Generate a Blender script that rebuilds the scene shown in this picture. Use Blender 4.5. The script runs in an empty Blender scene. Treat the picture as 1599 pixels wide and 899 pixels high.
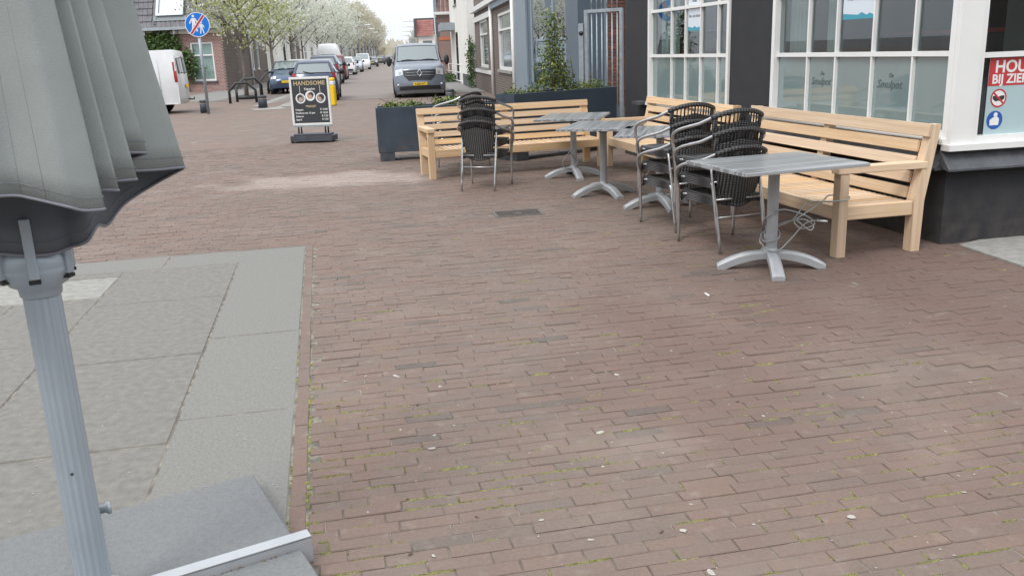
import bpy, math, random
from mathutils import Vector, Matrix
R = math.radians
rnd = random.Random(7)
sc = bpy.context.scene
col = sc.collection

# ------------------------------------------------------------------ camera
F_PX, CAM_H, HS, HY = 1370.0, 1.55, -.0384, 79.3
ROLL = math.atan(-HS)
PITCH = math.atan((449.5 - (HY + HS * (799.5 - 800))) * math.cos(ROLL) / F_PX)
cam = bpy.data.cameras.new('camera'); camo = bpy.data.objects.new('camera', cam); col.objects.link(camo)
cam.sensor_width = 36; cam.lens = 36 * F_PX / 1599; cam.clip_end = 3000; cam.clip_start = .05
fw = Vector((0, math.cos(PITCH), -math.sin(PITCH))); up0 = Vector((0, math.sin(PITCH), math.cos(PITCH))); r0 = Vector((1, 0, 0))
rr = r0 * math.cos(ROLL) - up0 * math.sin(ROLL); uu = r0 * math.sin(ROLL) + up0 * math.cos(ROLL)
m = Matrix((rr, uu, -fw)).transposed().to_4x4(); m.translation = Vector((0, 0, CAM_H)); camo.matrix_world = m
sc.camera = camo
sc.render.resolution_x = 1024; sc.render.resolution_y = 575

# ------------------------------------------------------------------ light
SUN_EL, SUN_AZ = 52, 215        # high veiled sun behind the camera, to the left
w = bpy.data.worlds.new('World'); sc.world = w; w.use_nodes = True
nt = w.node_tree; nt.nodes.clear()
out = nt.nodes.new('ShaderNodeOutputWorld'); bg = nt.nodes.new('ShaderNodeBackground')
sky = nt.nodes.new('ShaderNodeTexSky'); sky.sky_type = 'NISHITA'; sky.sun_disc = False
sky.sun_elevation = R(SUN_EL); sky.sun_rotation = R(SUN_AZ); sky.air_density = 1.0; sky.dust_density = 3.0
mixc = nt.nodes.new('ShaderNodeMixRGB'); mixc.inputs[0].default_value = .88
# the white cloud layer: like any overcast sky brighter overhead than at the horizon
tcw = nt.nodes.new('ShaderNodeTexCoord'); sxyz = nt.nodes.new('ShaderNodeSeparateXYZ'); crw = nt.nodes.new('ShaderNodeMapRange'); cmx = nt.nodes.new('ShaderNodeMixRGB')
nt.links.new(tcw.outputs['Generated'], sxyz.inputs[0]); nt.links.new(sxyz.outputs['Z'], crw.inputs[0]); nt.links.new(crw.outputs[0], cmx.inputs[0])
cmx.inputs[1].default_value = (6.6, 6.9, 7.3, 1); cmx.inputs[2].default_value = (15.2, 15.6, 16.2, 1); nt.links.new(cmx.outputs[0], mixc.inputs[2])
nt.links.new(sky.outputs[0], mixc.inputs[1]); nt.links.new(mixc.outputs[0], bg.inputs[0]); nt.links.new(bg.outputs[0], out.inputs[0])
bg.inputs[1].default_value = .11
sun = bpy.data.lights.new('sun', 'SUN'); sun.energy = 1.1; sun.angle = R(18); sun.color = (1, .97, .92)
so = bpy.data.objects.new('sun', sun); col.objects.link(so)
az = R(SUN_AZ); el = R(SUN_EL)
sd = Vector((math.sin(az) * math.cos(el), math.cos(az) * math.cos(el), math.sin(el)))
so.rotation_euler = sd.to_track_quat('Z', 'Y').to_euler()
sc.view_settings.view_transform = 'Standard'; sc.view_settings.look = 'None'
sc.view_settings.exposure = .50; sc.view_settings.gamma = 1

# ------------------------------------------------------------------ helpers
def ray(x, y):
    a = x - 799.5; b = 449.5 - y
    r = a * math.cos(ROLL) + b * math.sin(ROLL); u = -a * math.sin(ROLL) + b * math.cos(ROLL)
    return (r, F_PX * math.cos(PITCH) + u * math.sin(PITCH), -F_PX * math.sin(PITCH) + u * math.cos(PITCH))
def G(x, y, z=0):
    d = ray(x, y); t = (z - CAM_H) / d[2]; return Vector((d[0] * t, d[1] * t, z))
def AT(x, y, Y):
    d = ray(x, y); t = Y / d[1]; return Vector((d[0] * t, Y, CAM_H + d[2] * t))
def PR(X, Y, Z):
    z = Z - CAM_H; D = Y * math.cos(PITCH) - z * math.sin(PITCH); u = Y * math.sin(PITCH) + z * math.cos(PITCH)
    if D < .05: return (-9e3, -9e3)
    a = X * math.cos(ROLL) - u * math.sin(ROLL); b = X * math.sin(ROLL) + u * math.cos(ROLL)
    return (799.5 + F_PX * a / D, 449.5 - F_PX * b / D)
SD = R(6.45)                      # street runs 6.45 degrees left of the view
def ST(s, t, z=0):                # street frame: s along the street, t to its right
    return Vector((-math.sin(SD) * s + math.cos(SD) * t, math.cos(SD) * s + math.sin(SD) * t, z))

class MB:
    def __init__(s): s.v = []; s.f = []; s.m = []; s.sm = []
    def add(s, vs, fs, mi=0, smooth=False):
        n = len(s.v); s.v += [tuple(v) for v in vs]
        for f in fs: s.f.append([i + n for i in f]); s.m.append(mi); s.sm.append(smooth)
        return s
    def box(s, a, b, mi=0, M=None, bev=0):
        x0, y0, z0 = a; x1, y1, z1 = b
        if bev:
            # chamfered vertical-ish box: all 12 edges cut
            c = bev; vs = []
            for (x, sx) in ((x0, 1), (x1, -1)):
                for (y, sy) in ((y0, 1), (y1, -1)):
                    for (z, sz) in ((z0, 1), (z1, -1)):
                        vs += [(x, y + sy * c, z + sz * c), (x + sx * c, y, z + sz * c), (x + sx * c, y + sy * c, z)]
            def I(i, j, k, a): return ((i * 2 + j) * 2 + k) * 3 + a
            fs = []
            for i in (0, 1):
                q = [I(i, 0, 0, 0), I(i, 1, 0, 0), I(i, 1, 1, 0), I(i, 0, 1, 0)]; fs.append(q if i else q[::-1])
                q = [I(0, i, 0, 1), I(0, i, 1, 1), I(1, i, 1, 1), I(1, i, 0, 1)]; fs.append(q if i else q[::-1])
                q = [I(0, 0, i, 2), I(1, 0, i, 2), I(1, 1, i, 2), I(0, 1, i, 2)]; fs.append(q if i else q[::-1])
            for i in (0, 1):
                for j in (0, 1):
                    q = [I(i, j, 0, 0), I(i, j, 1, 0), I(i, j, 1, 1), I(i, j, 0, 1)]; fs.append(q if (i + j) % 2 == 0 else q[::-1])
                    q = [I(i, 0, j, 0), I(i, 1, j, 0), I(i, 1, j, 2), I(i, 0, j, 2)]; fs.append(q if (i + j) % 2 else q[::-1])
                    q = [I(0, i, j, 1), I(1, i, j, 1), I(1, i, j, 2), I(0, i, j, 2)]; fs.append(q if (i + j) % 2 == 0 else q[::-1])
                    for k in (0, 1):
                        q = [I(i, j, k, 0), I(i, j, k, 1), I(i, j, k, 2)]; fs.append(q if (i + j + k) % 2 == 0 else q[::-1])
        else:
            vs = [(x0, y0, z0), (x1, y0, z0), (x1, y1, z0), (x0, y1, z0), (x0, y0, z1), (x1, y0, z1), (x1, y1, z1), (x0, y1, z1)]
            fs = [(3, 2, 1, 0), (4, 5, 6, 7), (0, 1, 5, 4), (1, 2, 6, 5), (2, 3, 7, 6), (3, 0, 4, 7)]
        if M is not None: vs = [M @ Vector(v) for v in vs]
        return s.add(vs, fs, mi)
    def prism(s, poly, z0, z1, mi=0, M=None):   # poly in xy, extruded z
        n = len(poly); vs = [(p[0], p[1], z0) for p in poly] + [(p[0], p[1], z1) for p in poly]
        if M is not None: vs = [M @ Vector(v) for v in vs]
        fs = [list(range(n))[::-1], list(range(n, 2 * n))] + [(i, (i + 1) % n, (i + 1) % n + n, i + n) for i in range(n)]
        return s.add(vs, fs, mi)
    def tube(s, pts, rad, seg=8, mi=0, closed=False, cap=True):
        pts = [Vector(p) for p in pts]; n = len(pts); rads = rad if isinstance(rad, (list, tuple)) else [rad] * n
        vs = []; ref = None
        for i, p in enumerate(pts):
            if closed: t = pts[(i + 1) % n] - pts[i - 1]
            else: t = pts[min(i + 1, n - 1)] - pts[max(i - 1, 0)]
            if t.length < 1e-9: t = Vector((0, 0, 1))
            t.normalize()
            if ref is None: ref = Vector((0, 0, 1)) if abs(t.z) < .9 else Vector((1, 0, 0))
            b = t.cross(ref)
            if b.length < 1e-4: b = t.cross(Vector((0, 1, 0)))
            b.normalize(); a = b.cross(t).normalized(); ref = a
            for k in range(seg):
                an = 2 * math.pi * k / seg
                vs.append(p + (a * math.cos(an) + b * math.sin(an)) * rads[i])
        fs = []
        for i in range(n if closed else n - 1):
            j = (i + 1) % n
            for k in range(seg):
                k2 = (k + 1) % seg; fs.append((i * seg + k, i * seg + k2, j * seg + k2, j * seg + k))
        if not closed and cap:
            fs.append(list(range(seg))[::-1]); fs.append([(n - 1) * seg + k for k in range(seg)])
        return s.add(vs, fs, mi, True)
    def lathe(s, prof, seg=16, c=(0, 0, 0), mi=0, M=None):   # prof (r,z)
        vs = []; fs = []
        for r_, z_ in prof:
            for k in range(seg):
                an = 2 * math.pi * k / seg; vs.append((c[0] + r_ * math.cos(an), c[1] + r_ * math.sin(an), c[2] + z_))
        n = len(prof)
        for i in range(n - 1):
            for k in range(seg):
                k2 = (k + 1) % seg; fs.append((i * seg + k, i * seg + k2, (i + 1) * seg + k2, (i + 1) * seg + k))
        fs.append(list(range(seg))[::-1]); fs.append([(n - 1) * seg + k for k in range(seg)])
        if M is not None: vs = [M @ Vector(v) for v in vs]
        return s.add(vs, fs, mi, True)
    def grid(s, fn, nu, nv, mi=0, smooth=True, closed_u=False):
        vs = [fn(i / nu, j / nv) for i in range(nu + (0 if closed_u else 1)) for j in range(nv + 1)]
        N = nu if closed_u else nu + 1
        fs = []
        for i in range(nu):
            i2 = (i + 1) % N
            for j in range(nv):
                fs.append((i * (nv + 1) + j, i2 * (nv + 1) + j, i2 * (nv + 1) + j + 1, i * (nv + 1) + j + 1))
        return s.add(vs, fs, mi, smooth)
    def mesh(s, name, mats):
        me = bpy.data.meshes.new(name); me.from_pydata(s.v, [], s.f)
        for mt in (mats if isinstance(mats, (list, tuple)) else [mats]): me.materials.append(mt)
        me.polygons.foreach_set('material_index', s.m); me.polygons.foreach_set('use_smooth', s.sm)
        me.update(); return me
    def build(s, name, mats, parent=None, **kw): return ob(name, s.mesh(name, mats), parent, **kw)

def ob(name, me, parent=None, loc=None, rot=None, label=None, cat=None, group=None, kind=None):
    o = bpy.data.objects.new(name, me); col.objects.link(o)
    if parent is not None: o.parent = parent
    if loc is not None: o.location = loc
    if rot is not None: o.rotation_euler = rot
    tag(o, label, cat, group, kind); return o
def tag(o, label=None, cat=None, group=None, kind=None):
    if label: o['label'] = label
    if cat: o['category'] = cat
    if group: o['group'] = group
    if kind: o['kind'] = kind
    return o
def thing(name, label, cat, loc=(0, 0, 0), rotz=0, group=None):
    return ob(name, None, None, loc, (0, 0, rotz), label, cat, group)
def smooth_auto(o):
    return o
def dup(root, loc, rotz, label=None, group=None, scale=None):
    r = root.copy(); col.objects.link(r); r.location = loc; r.rotation_euler = (0, 0, rotz)
    if label: r['label'] = label
    if group: r['group'] = group
    if scale: r.scale = scale
    for ch in list(root.children):
        c = ch.copy(); col.objects.link(c); c.parent = r
        for g_ in ch.children:
            d = g_.copy(); col.objects.link(d); d.parent = c
    return r
def text(name, body, size, parent, M, mat, align='LEFT', ext=.0006, shear=0, spacing=1, bold=0, label=None):
    cu = bpy.data.curves.new(name, 'FONT'); cu.body = body; cu.size = size; cu.align_x = align; cu.extrude = ext; cu.shear = shear
    cu.space_character = spacing; cu.offset = bold; cu.resolution_u = 3
    t = bpy.data.objects.new(name, cu); col.objects.link(t)
    dg = bpy.context.evaluated_depsgraph_get(); me = bpy.data.meshes.new_from_object(t.evaluated_get(dg))
    bpy.data.objects.remove(t); me.materials.clear(); me.materials.append(mat)
    o = ob(name, me, parent, label=label); o.matrix_local = M
    return o

# ------------------------------------------------------------------ materials
def mat(name, base, rough=.7, metal=0, spec=.5):
    m = bpy.data.materials.new(name); m.use_nodes = True; b = m.node_tree.nodes['Principled BSDF']
    b.inputs['Base Color'].default_value = (*base, 1); b.inputs['Roughness'].default_value = rough
    b.inputs['Metallic'].default_value = metal; b.inputs['Specular IOR Level'].default_value = spec
    return m
def N(m, t, **kw):
    n = m.node_tree.nodes.new(t)
    for k, v in kw.items(): setattr(n, k, v)
    return n
def bs(m): return m.node_tree.nodes['Principled BSDF']
def L(m, a, b): m.node_tree.links.new(a, b)
def noisy(name, base, var, scale, rough=.7, metal=0, bump=0, bscale=None, coord='Object', stretch=(1, 1, 1), detail=6, rvar=0, base2=None, lo=.3, hi=.7):
    m = mat(name, base, rough, metal); tc = N(m, 'ShaderNodeTexCoord'); mp = N(m, 'ShaderNodeMapping'); mp.inputs['Scale'].default_value = stretch
    src = tc.outputs[coord if coord != 'World' else 'Object']
    if coord == 'World':
        src = N(m, 'ShaderNodeNewGeometry').outputs['Position']
    L(m, src, mp.inputs[0])
    n = N(m, 'ShaderNodeTexNoise'); n.inputs['Scale'].default_value = scale; n.inputs['Detail'].default_value = detail
    L(m, mp.outputs[0], n.inputs['Vector'])
    cr = N(m, 'ShaderNodeValToRGB'); cr.color_ramp.elements[0].position = lo; cr.color_ramp.elements[1].position = hi
    b2 = base2 or tuple(min(1, c * (1 + var)) for c in base); b1 = tuple(c * (1 - var) for c in base)
    if base2: b1 = base
    cr.color_ramp.elements[0].color = (*b1, 1); cr.color_ramp.elements[1].color = (*b2, 1)
    L(m, n.outputs['Fac'], cr.inputs[0]); L(m, cr.outputs[0], bs(m).inputs['Base Color'])
    if rvar:
        mr = N(m, 'ShaderNodeMapRange'); mr.inputs[3].default_value = rough - rvar; mr.inputs[4].default_value = min(1, rough + rvar)
        L(m, n.outputs['Fac'], mr.inputs[0]); L(m, mr.outputs[0], bs(m).inputs['Roughness'])
    if bump:
        n2 = N(m, 'ShaderNodeTexNoise'); n2.inputs['Scale'].default_value = bscale or scale * 3; n2.inputs['Detail'].default_value = 4
        L(m, mp.outputs[0], n2.inputs['Vector']); bp = N(m, 'ShaderNodeBump'); bp.inputs['Strength'].default_value = bump; bp.inputs['Distance'].default_value = .02
        L(m, n2.outputs['Fac'], bp.inputs['Height']); L(m, bp.outputs[0], bs(m).inputs['Normal'])
    return m

def brick_mat(name, single):
    """fired clay paver: each brick its own tone (attribute or object random), big worn patches by place"""
    m = mat(name, (.2, .12, .1), .82); T = m.node_tree
    if single == 2:
        gq = N(m, 'ShaderNodeNewGeometry'); mq = N(m, 'ShaderNodeMapping'); mq.inputs['Rotation'].default_value = (0, 0, R(-11.5)); L(m, gq.outputs['Position'], mq.inputs[0])
        bt = N(m, 'ShaderNodeTexBrick'); L(m, mq.outputs[0], bt.inputs['Vector']); bt.inputs['Color1'].default_value = (0, 0, 0, 1); bt.inputs['Color2'].default_value = (1, 1, 1, 1); bt.inputs['Mortar'].default_value = (1, 1, 1, 1)
        bt.inputs['Scale'].default_value = 1; bt.inputs['Mortar Size'].default_value = .003; bt.inputs['Brick Width'].default_value = .205; bt.inputs['Row Height'].default_value = .0685; v = bt.outputs['Color']
    elif single:
        v = N(m, 'ShaderNodeObjectInfo').outputs['Random']
    else:
        a = N(m, 'ShaderNodeAttribute'); a.attribute_name = 'tone'; v = a.outputs['Fac']
    cr = N(m, 'ShaderNodeValToRGB'); e = cr.color_ramp.elements
    e[0].position = 0; e[0].color = (0.139, 0.106, 0.088, 1); e[1].position = 1; e[1].color = (0.071, 0.067, 0.064, 1)
    for p, c in ((.22, (0.164, 0.108, 0.085)), (.42, (0.148, 0.106, 0.086)), (.6, (0.172, 0.112, 0.087)), (.74, (0.140, 0.108, 0.090)), (.88, (0.154, 0.106, 0.085)), (.955, (0.131, 0.103, 0.087)), (.982, (0.085, 0.078, 0.070))):
        x = e.new(p); x.color = (*c, 1)
    L(m, v, cr.inputs[0])
    pos = N(m, 'ShaderNodeNewGeometry').outputs['Position']
    def noise(s, d=5, off=0, st=(1, 1, 1)):
        mp = N(m, 'ShaderNodeMapping'); mp.inputs['Location'].default_value = (off, off, 0); mp.inputs['Scale'].default_value = st
        L(m, pos, mp.inputs[0])
        n = N(m, 'ShaderNodeTexNoise'); n.inputs['Scale'].default_value = s; n.inputs['Detail'].default_value = d; L(m, mp.outputs[0], n.inputs['Vector']); return n.outputs['Fac']
    def mix(fac, a, b, mode='MIX'):
        x = N(m, 'ShaderNodeMixRGB', blend_type=mode)
        if isinstance(fac, (int, float)): x.inputs[0].default_value = fac
        else: L(m, fac, x.inputs[0])
        for i, s_ in ((1, a), (2, b)):
            if isinstance(s_, tuple): x.inputs[i].default_value = (*s_, 1)
            else: L(m, s_, x.inputs[i])
        return x.outputs[0]
    def rng(f, lo, hi, a=0, b=1):
        x = N(m, 'ShaderNodeMapRange'); L(m, f, x.inputs[0]); x.inputs[1].default_value = lo; x.inputs[2].default_value = hi; x.inputs[3].default_value = a; x.inputs[4].default_value = b; return x.outputs[0]
    c = mix(rng(noise(.55, 3), .40, .66, 0, .6), cr.outputs[0], (0.148, 0.117, 0.098))          # grey-worn areas
    c = mix(rng(noise(.8, 4, 31), .48, .70, 0, .6), c, (0.171, 0.105, 0.080))                  # redder areas
    c = mix(rng(noise(14, 8, 41), .58, .74, 0, .45), c, (0.267, 0.228, 0.193)); c = mix(rng(noise(5, 8, 57), .56, .72, 0, .4), c, (0.090, 0.073, 0.061)); c = mix(rng(noise(1.7, 8, 11), .54, .76, 0, .55), c, (0.238, 0.191, 0.158))                # pale dust and lime
    c = mix(rng(noise(9, 5, 23), .45, .7, 0, .35), c, (0.131, 0.105, 0.090)); c = mix(rng(noise(70, 4, 3), .3, .75, .0, .35), c, (0.236, 0.181, 0.149))                     # fine grain
    # place-bound patches: lime in front of the planter, cleaner redder bricks with painted shade by the cafe corner
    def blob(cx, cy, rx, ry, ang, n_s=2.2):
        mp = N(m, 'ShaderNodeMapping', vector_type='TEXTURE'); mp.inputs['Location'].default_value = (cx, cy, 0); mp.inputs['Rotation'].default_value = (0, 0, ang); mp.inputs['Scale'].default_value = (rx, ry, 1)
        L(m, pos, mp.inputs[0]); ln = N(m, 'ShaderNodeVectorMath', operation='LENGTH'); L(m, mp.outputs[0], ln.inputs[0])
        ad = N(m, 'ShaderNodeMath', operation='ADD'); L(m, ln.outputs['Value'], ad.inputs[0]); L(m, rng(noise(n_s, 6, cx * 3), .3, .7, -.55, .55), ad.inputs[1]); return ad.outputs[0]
    c = mix(rng(blob(-2.2, 11.5, 1.6, .75, .1, 1.2), .4, 1.1, .75, 0), c, (.33, .27, .24))
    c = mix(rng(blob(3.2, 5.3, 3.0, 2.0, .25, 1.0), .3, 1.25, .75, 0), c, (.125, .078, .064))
    L(m, c, bs(m).inputs['Base Color'])
    bp = N(m, 'ShaderNodeBump'); bp.inputs['Strength'].default_value = .35; bp.inputs['Distance'].default_value = .004
    L(m, noise(90, 5, 5), bp.inputs['Height']); L(m, bp.outputs[0], bs(m).inputs['Normal'])
    L(m, rng(noise(3, 4, 8), .3, .7, .72, .92), bs(m).inputs['Roughness'])
    return m
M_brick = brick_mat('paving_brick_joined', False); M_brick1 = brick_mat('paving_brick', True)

def far_brick_mat(name, c1, c2, mortar, bw, bh, rot, mort=.008, world=True, bump=.3, coord=None):
    m = mat(name, c1, .85); geo = N(m, 'ShaderNodeNewGeometry'); mp = N(m, 'ShaderNodeMapping'); mp.inputs['Rotation'].default_value = rot
    if rot[0]:
        mp.inputs['Rotation'].default_value = (0, 0, rot[2]); mp0 = mp; mp = N(m, 'ShaderNodeMapping'); mp.inputs['Rotation'].default_value = (R(-90), 0, 0)
        L(m, geo.outputs['Position'], mp0.inputs[0]); L(m, mp0.outputs[0], mp.inputs[0])
    elif world: L(m, geo.outputs['Position'], mp.inputs[0])
    else:
        tc = N(m, 'ShaderNodeTexCoord'); L(m, tc.outputs['Object'], mp.inputs[0])
    b = N(m, 'ShaderNodeTexBrick'); L(m, mp.outputs[0], b.inputs['Vector'])
    b.inputs['Color1'].default_value = (*c1, 1); b.inputs['Color2'].default_value = (*c2, 1); b.inputs['Mortar'].default_value = (*mortar, 1)
    b.inputs['Scale'].default_value = 1; b.inputs['Mortar Size'].default_value = mort; b.inputs['Brick Width'].default_value = bw; b.inputs['Row Height'].default_value = bh; b.inputs['Bias'].default_value = -.1
    n = N(m, 'ShaderNodeTexNoise'); n.inputs['Scale'].default_value = .35; n.inputs['Detail'].default_value = 6; L(m, geo.outputs['Position'], n.inputs['Vector'])
    mr = N(m, 'ShaderNodeMapRange'); L(m, n.outputs['Fac'], mr.inputs[0]); mr.inputs[1].default_value = .35; mr.inputs[2].default_value = .7; mr.inputs[3].default_value = 0; mr.inputs[4].default_value = .35
    x = N(m, 'ShaderNodeMixRGB'); L(m, mr.outputs[0], x.inputs[0]); L(m, b.outputs['Color'], x.inputs[1]); x.inputs[2].default_value = (*[c * 1.35 for c in c1], 1)
    L(m, x.outputs[0], bs(m).inputs['Base Color'])
    return m
M_ground = noisy('ground_grey', (.16, .15, .14), .2, .4, .95, coord='World')
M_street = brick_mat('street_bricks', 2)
M_road = far_brick_mat('road_bricks', (.180, .152, .136), (.198, .168, .150), (.160, .133, .119), .205, .0685, (0, 0, R(-6.45)), .005)
M_joint = noisy('joint_sand', (.125, .108, .092), 0, 14, .95, coord='World', base2=(.27, .25, .20), lo=.4, hi=.62, bump=.5, bscale=120)
M_moss = noisy('moss', (.20, .22, .05), 0, 30, .95, coord='World', base2=(.36, .385, .10), bump=.8, bscale=200)
M_slab = noisy('concrete_slab', (.188, .184, .170), .14, 70, .9, coord='World', bump=.2, bscale=160, detail=12)
M_slab_worn = noisy('worn_concrete', (.140, .133, .119), 0, 22, .9, coord='World', base2=(.202, .193, .173), lo=.25, hi=.70, bump=.22, bscale=90, detail=15)
M_slab_light = noisy('pale_concrete', (.26, .255, .235), .18, 16, .9, coord='World', bump=.3, bscale=120)
M_base_slab = noisy('parasol_slab', (.175, .183, .185), .10, 70, .85, coord='World', bump=.4, bscale=180, detail=9)
def wood(name, st, a=(.70, .52, .34), b=(.57, .385, .23), rough=.62):
    """pale planed softwood, grain stretched along the long axis of the piece; each piece its own tone"""
    m = mat(name, a, rough); tc = N(m, 'ShaderNodeTexCoord'); oi = N(m, 'ShaderNodeObjectInfo')
    ad = N(m, 'ShaderNodeVectorMath', operation='ADD'); cb = N(m, 'ShaderNodeVectorMath', operation='SCALE'); cb.inputs[0].default_value = (17.3, 13.1, 15.7); L(m, oi.outputs['Random'], cb.inputs['Scale'])
    mp = N(m, 'ShaderNodeMapping'); mp.inputs['Scale'].default_value = st; L(m, tc.outputs['Object'], mp.inputs[0]); L(m, mp.outputs[0], ad.inputs[0]); L(m, cb.outputs[0], ad.inputs[1])
    n = N(m, 'ShaderNodeTexNoise'); n.inputs['Scale'].default_value = 1.0; n.inputs['Detail'].default_value = 5; n.inputs['Distortion'].default_value = .8; L(m, ad.outputs[0], n.inputs['Vector'])
    cr = N(m, 'ShaderNodeValToRGB'); cr.color_ramp.elements[0].position = .35; cr.color_ramp.elements[1].position = .72
    cr.color_ramp.elements[0].color = (*a, 1); cr.color_ramp.elements[1].color = (*b, 1); L(m, n.outputs['Fac'], cr.inputs[0])
    vk = N(m, 'ShaderNodeTexVoronoi'); vk.inputs['Scale'].default_value = 3.1; vk.inputs['Randomness'].default_value = 1; vmp = N(m, 'ShaderNodeMapping'); vmp.inputs['Scale'].default_value = tuple(.55 if q < 5 else 1.0 for q in st); va = N(m, 'ShaderNodeVectorMath', operation='ADD'); L(m, tc.outputs['Object'], va.inputs[0]); L(m, cb.outputs[0], va.inputs[1]); L(m, va.outputs[0], vmp.inputs[0]); L(m, vmp.outputs[0], vk.inputs['Vector'])
    kr = N(m, 'ShaderNodeMapRange'); L(m, vk.outputs['Distance'], kr.inputs[0]); kr.inputs[1].default_value = .018; kr.inputs[2].default_value = .05; kr.inputs[3].default_value = .75; kr.inputs[4].default_value = 0
    km = N(m, 'ShaderNodeMixRGB'); L(m, kr.outputs[0], km.inputs[0]); L(m, cr.outputs[0], km.inputs[1]); km.inputs[2].default_value = (.22, .11, .05, 1)
    n2 = N(m, 'ShaderNodeTexNoise'); n2.inputs['Scale'].default_value = 2.3; n2.inputs['Detail'].default_value = 2; L(m, tc.outputs['Object'], n2.inputs['Vector'])
    cr2 = N(m, 'ShaderNodeValToRGB'); cr2.color_ramp.elements[0].position = .60; cr2.color_ramp.elements[1].position = .78; cr2.color_ramp.elements[0].color = (0, 0, 0, 1); L(m, n2.outputs['Fac'], cr2.inputs[0])
    mx = N(m, 'ShaderNodeMixRGB'); mx.inputs[2].default_value = (.60, .42, .14, 1); mf = N(m, 'ShaderNodeMath', operation='MULTIPLY'); mf.inputs[1].default_value = .45; L(m, cr2.outputs[0], mf.inputs[0]); L(m, mf.outputs[0], mx.inputs[0]); L(m, km.outputs[0], mx.inputs[1])
    hs = N(m, 'ShaderNodeHueSaturation'); L(m, mx.outputs[0], hs.inputs['Color']); mr = N(m, 'ShaderNodeMapRange'); L(m, oi.outputs['Random'], mr.inputs[0]); mr.inputs[3].default_value = .86; mr.inputs[4].default_value = 1.08; L(m, mr.outputs[0], hs.inputs['Value'])
    ml = N(m, 'ShaderNodeMath', operation='MULTIPLY'); ml.inputs[1].default_value = 7.7; fr = N(m, 'ShaderNodeMath', operation='FRACT'); L(m, oi.outputs['Random'], ml.inputs[0]); L(m, ml.outputs[0], fr.inputs[0])
    mr2 = N(m, 'ShaderNodeMapRange'); L(m, fr.outputs[0], mr2.inputs[0]); mr2.inputs[3].default_value = .84; mr2.inputs[4].default_value = 1.15; L(m, mr2.outputs[0], hs.inputs['Saturation'])
    L(m, hs.outputs[0], bs(m).inputs['Base Color']); return m
M_woodx = wood('pine_along_x', (1.1, 38, 38)); M_woody = wood('pine_along_y', (38, 1.1, 38)); M_woodz = wood('pine_along_z', (38, 38, 1.1))
M_alu = noisy('brushed_aluminium', (.60, .61, .62), .08, 14, .32, 1, rvar=.08)
M_alu_dull = noisy('cast_aluminium', (.40, .415, .43), .08, 10, .5, .3, rvar=.08)
M_pole = noisy('anodised_pole', (.38, .43, .48), .06, 5, .45, .35, rvar=.06)
M_wicker = mat('black_wicker', (.016, .016, .018), .5)
def wickerize(m):
    tc = N(m, 'ShaderNodeTexCoord'); w1 = N(m, 'ShaderNodeTexWave', bands_direction='Z'); w1.inputs['Scale'].default_value = 24; L(m, tc.outputs['Object'], w1.inputs['Vector'])
    w2 = N(m, 'ShaderNodeTexWave', bands_direction='X'); w2.inputs['Scale'].default_value = 13; L(m, tc.outputs['Object'], w2.inputs['Vector'])
    mu = N(m, 'ShaderNodeMath', operation='MULTIPLY'); L(m, w1.outputs['Fac'], mu.inputs[0]); L(m, w2.outputs['Fac'], mu.inputs[1])
    bp = N(m, 'ShaderNodeBump'); bp.inputs['Strength'].default_value = .9; bp.inputs['Distance'].default_value = .005; L(m, mu.outputs[0], bp.inputs['Height']); L(m, bp.outputs[0], bs(m).inputs['Normal'])
    cr = N(m, 'ShaderNodeValToRGB'); cr.color_ramp.elements[0].color = (.010, .010, .011, 1); cr.color_ramp.elements[1].color = (.15, .145, .145, 1); L(m, mu.outputs[0], cr.inputs[0]); L(m, cr.outputs[0], bs(m).inputs['Base Color'])
wickerize(M_wicker)
M_black = mat('black_plastic', (.02, .02, .022), .5)
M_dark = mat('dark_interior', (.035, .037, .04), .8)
M_plank = noisy('grey_table_laminate', (.11, .115, .118), 0, 3, .3, base2=(.38, .395, .40), stretch=(.4, 17, 17), lo=.36, hi=.64, detail=4)
M_edge = mat('table_edge_band', (.44, .45, .46), .4, .5)
M_render = noisy('anthracite_render', (.026, .027, .031), .14, 4, .85, bump=.5, bscale=220)
def splash(m, top, c, amt):
    lk = bs(m).inputs['Base Color'].links[0]; src = lk.from_socket; g_ = N(m, 'ShaderNodeNewGeometry'); sp = N(m, 'ShaderNodeSeparateXYZ'); L(m, g_.outputs['Position'], sp.inputs[0])
    n = N(m, 'ShaderNodeTexNoise'); n.inputs['Scale'].default_value = 9; n.inputs['Detail'].default_value = 9; L(m, g_.outputs['Position'], n.inputs['Vector'])
    a = N(m, 'ShaderNodeMapRange'); L(m, sp.outputs['Z'], a.inputs[0]); a.inputs[1].default_value = 0; a.inputs[2].default_value = top; a.inputs[3].default_value = 1; a.inputs[4].default_value = 0
    b = N(m, 'ShaderNodeMapRange'); L(m, n.outputs['Fac'], b.inputs[0]); b.inputs[1].default_value = .35; b.inputs[2].default_value = .7
    q = N(m, 'ShaderNodeMath', operation='MULTIPLY'); L(m, a.outputs[0], q.inputs[0]); L(m, b.outputs[0], q.inputs[1]); q2 = N(m, 'ShaderNodeMath', operation='MULTIPLY'); L(m, q.outputs[0], q2.inputs[0]); q2.inputs[1].default_value = amt
    x = N(m, 'ShaderNodeMixRGB'); L(m, q2.outputs[0], x.inputs[0]); L(m, src, x.inputs[1]); x.inputs[2].default_value = (*c, 1); L(m, x.outputs[0], bs(m).inputs['Base Color'])
splash(M_render, .45, (.12, .10, .085), .55)
M_white = noisy('white_paint', (.74, .74, .73), .03, 3, .4)
M_slate = noisy('slate_tile', (.075, .08, .09), .25, 7, .6, bump=.3)
M_fabric = noisy('parasol_canvas', (.275, .298, .288), .12, 3.5, .9, bump=.25, bscale=420, coord='Object', detail=9)
OFFS = -1
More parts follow.
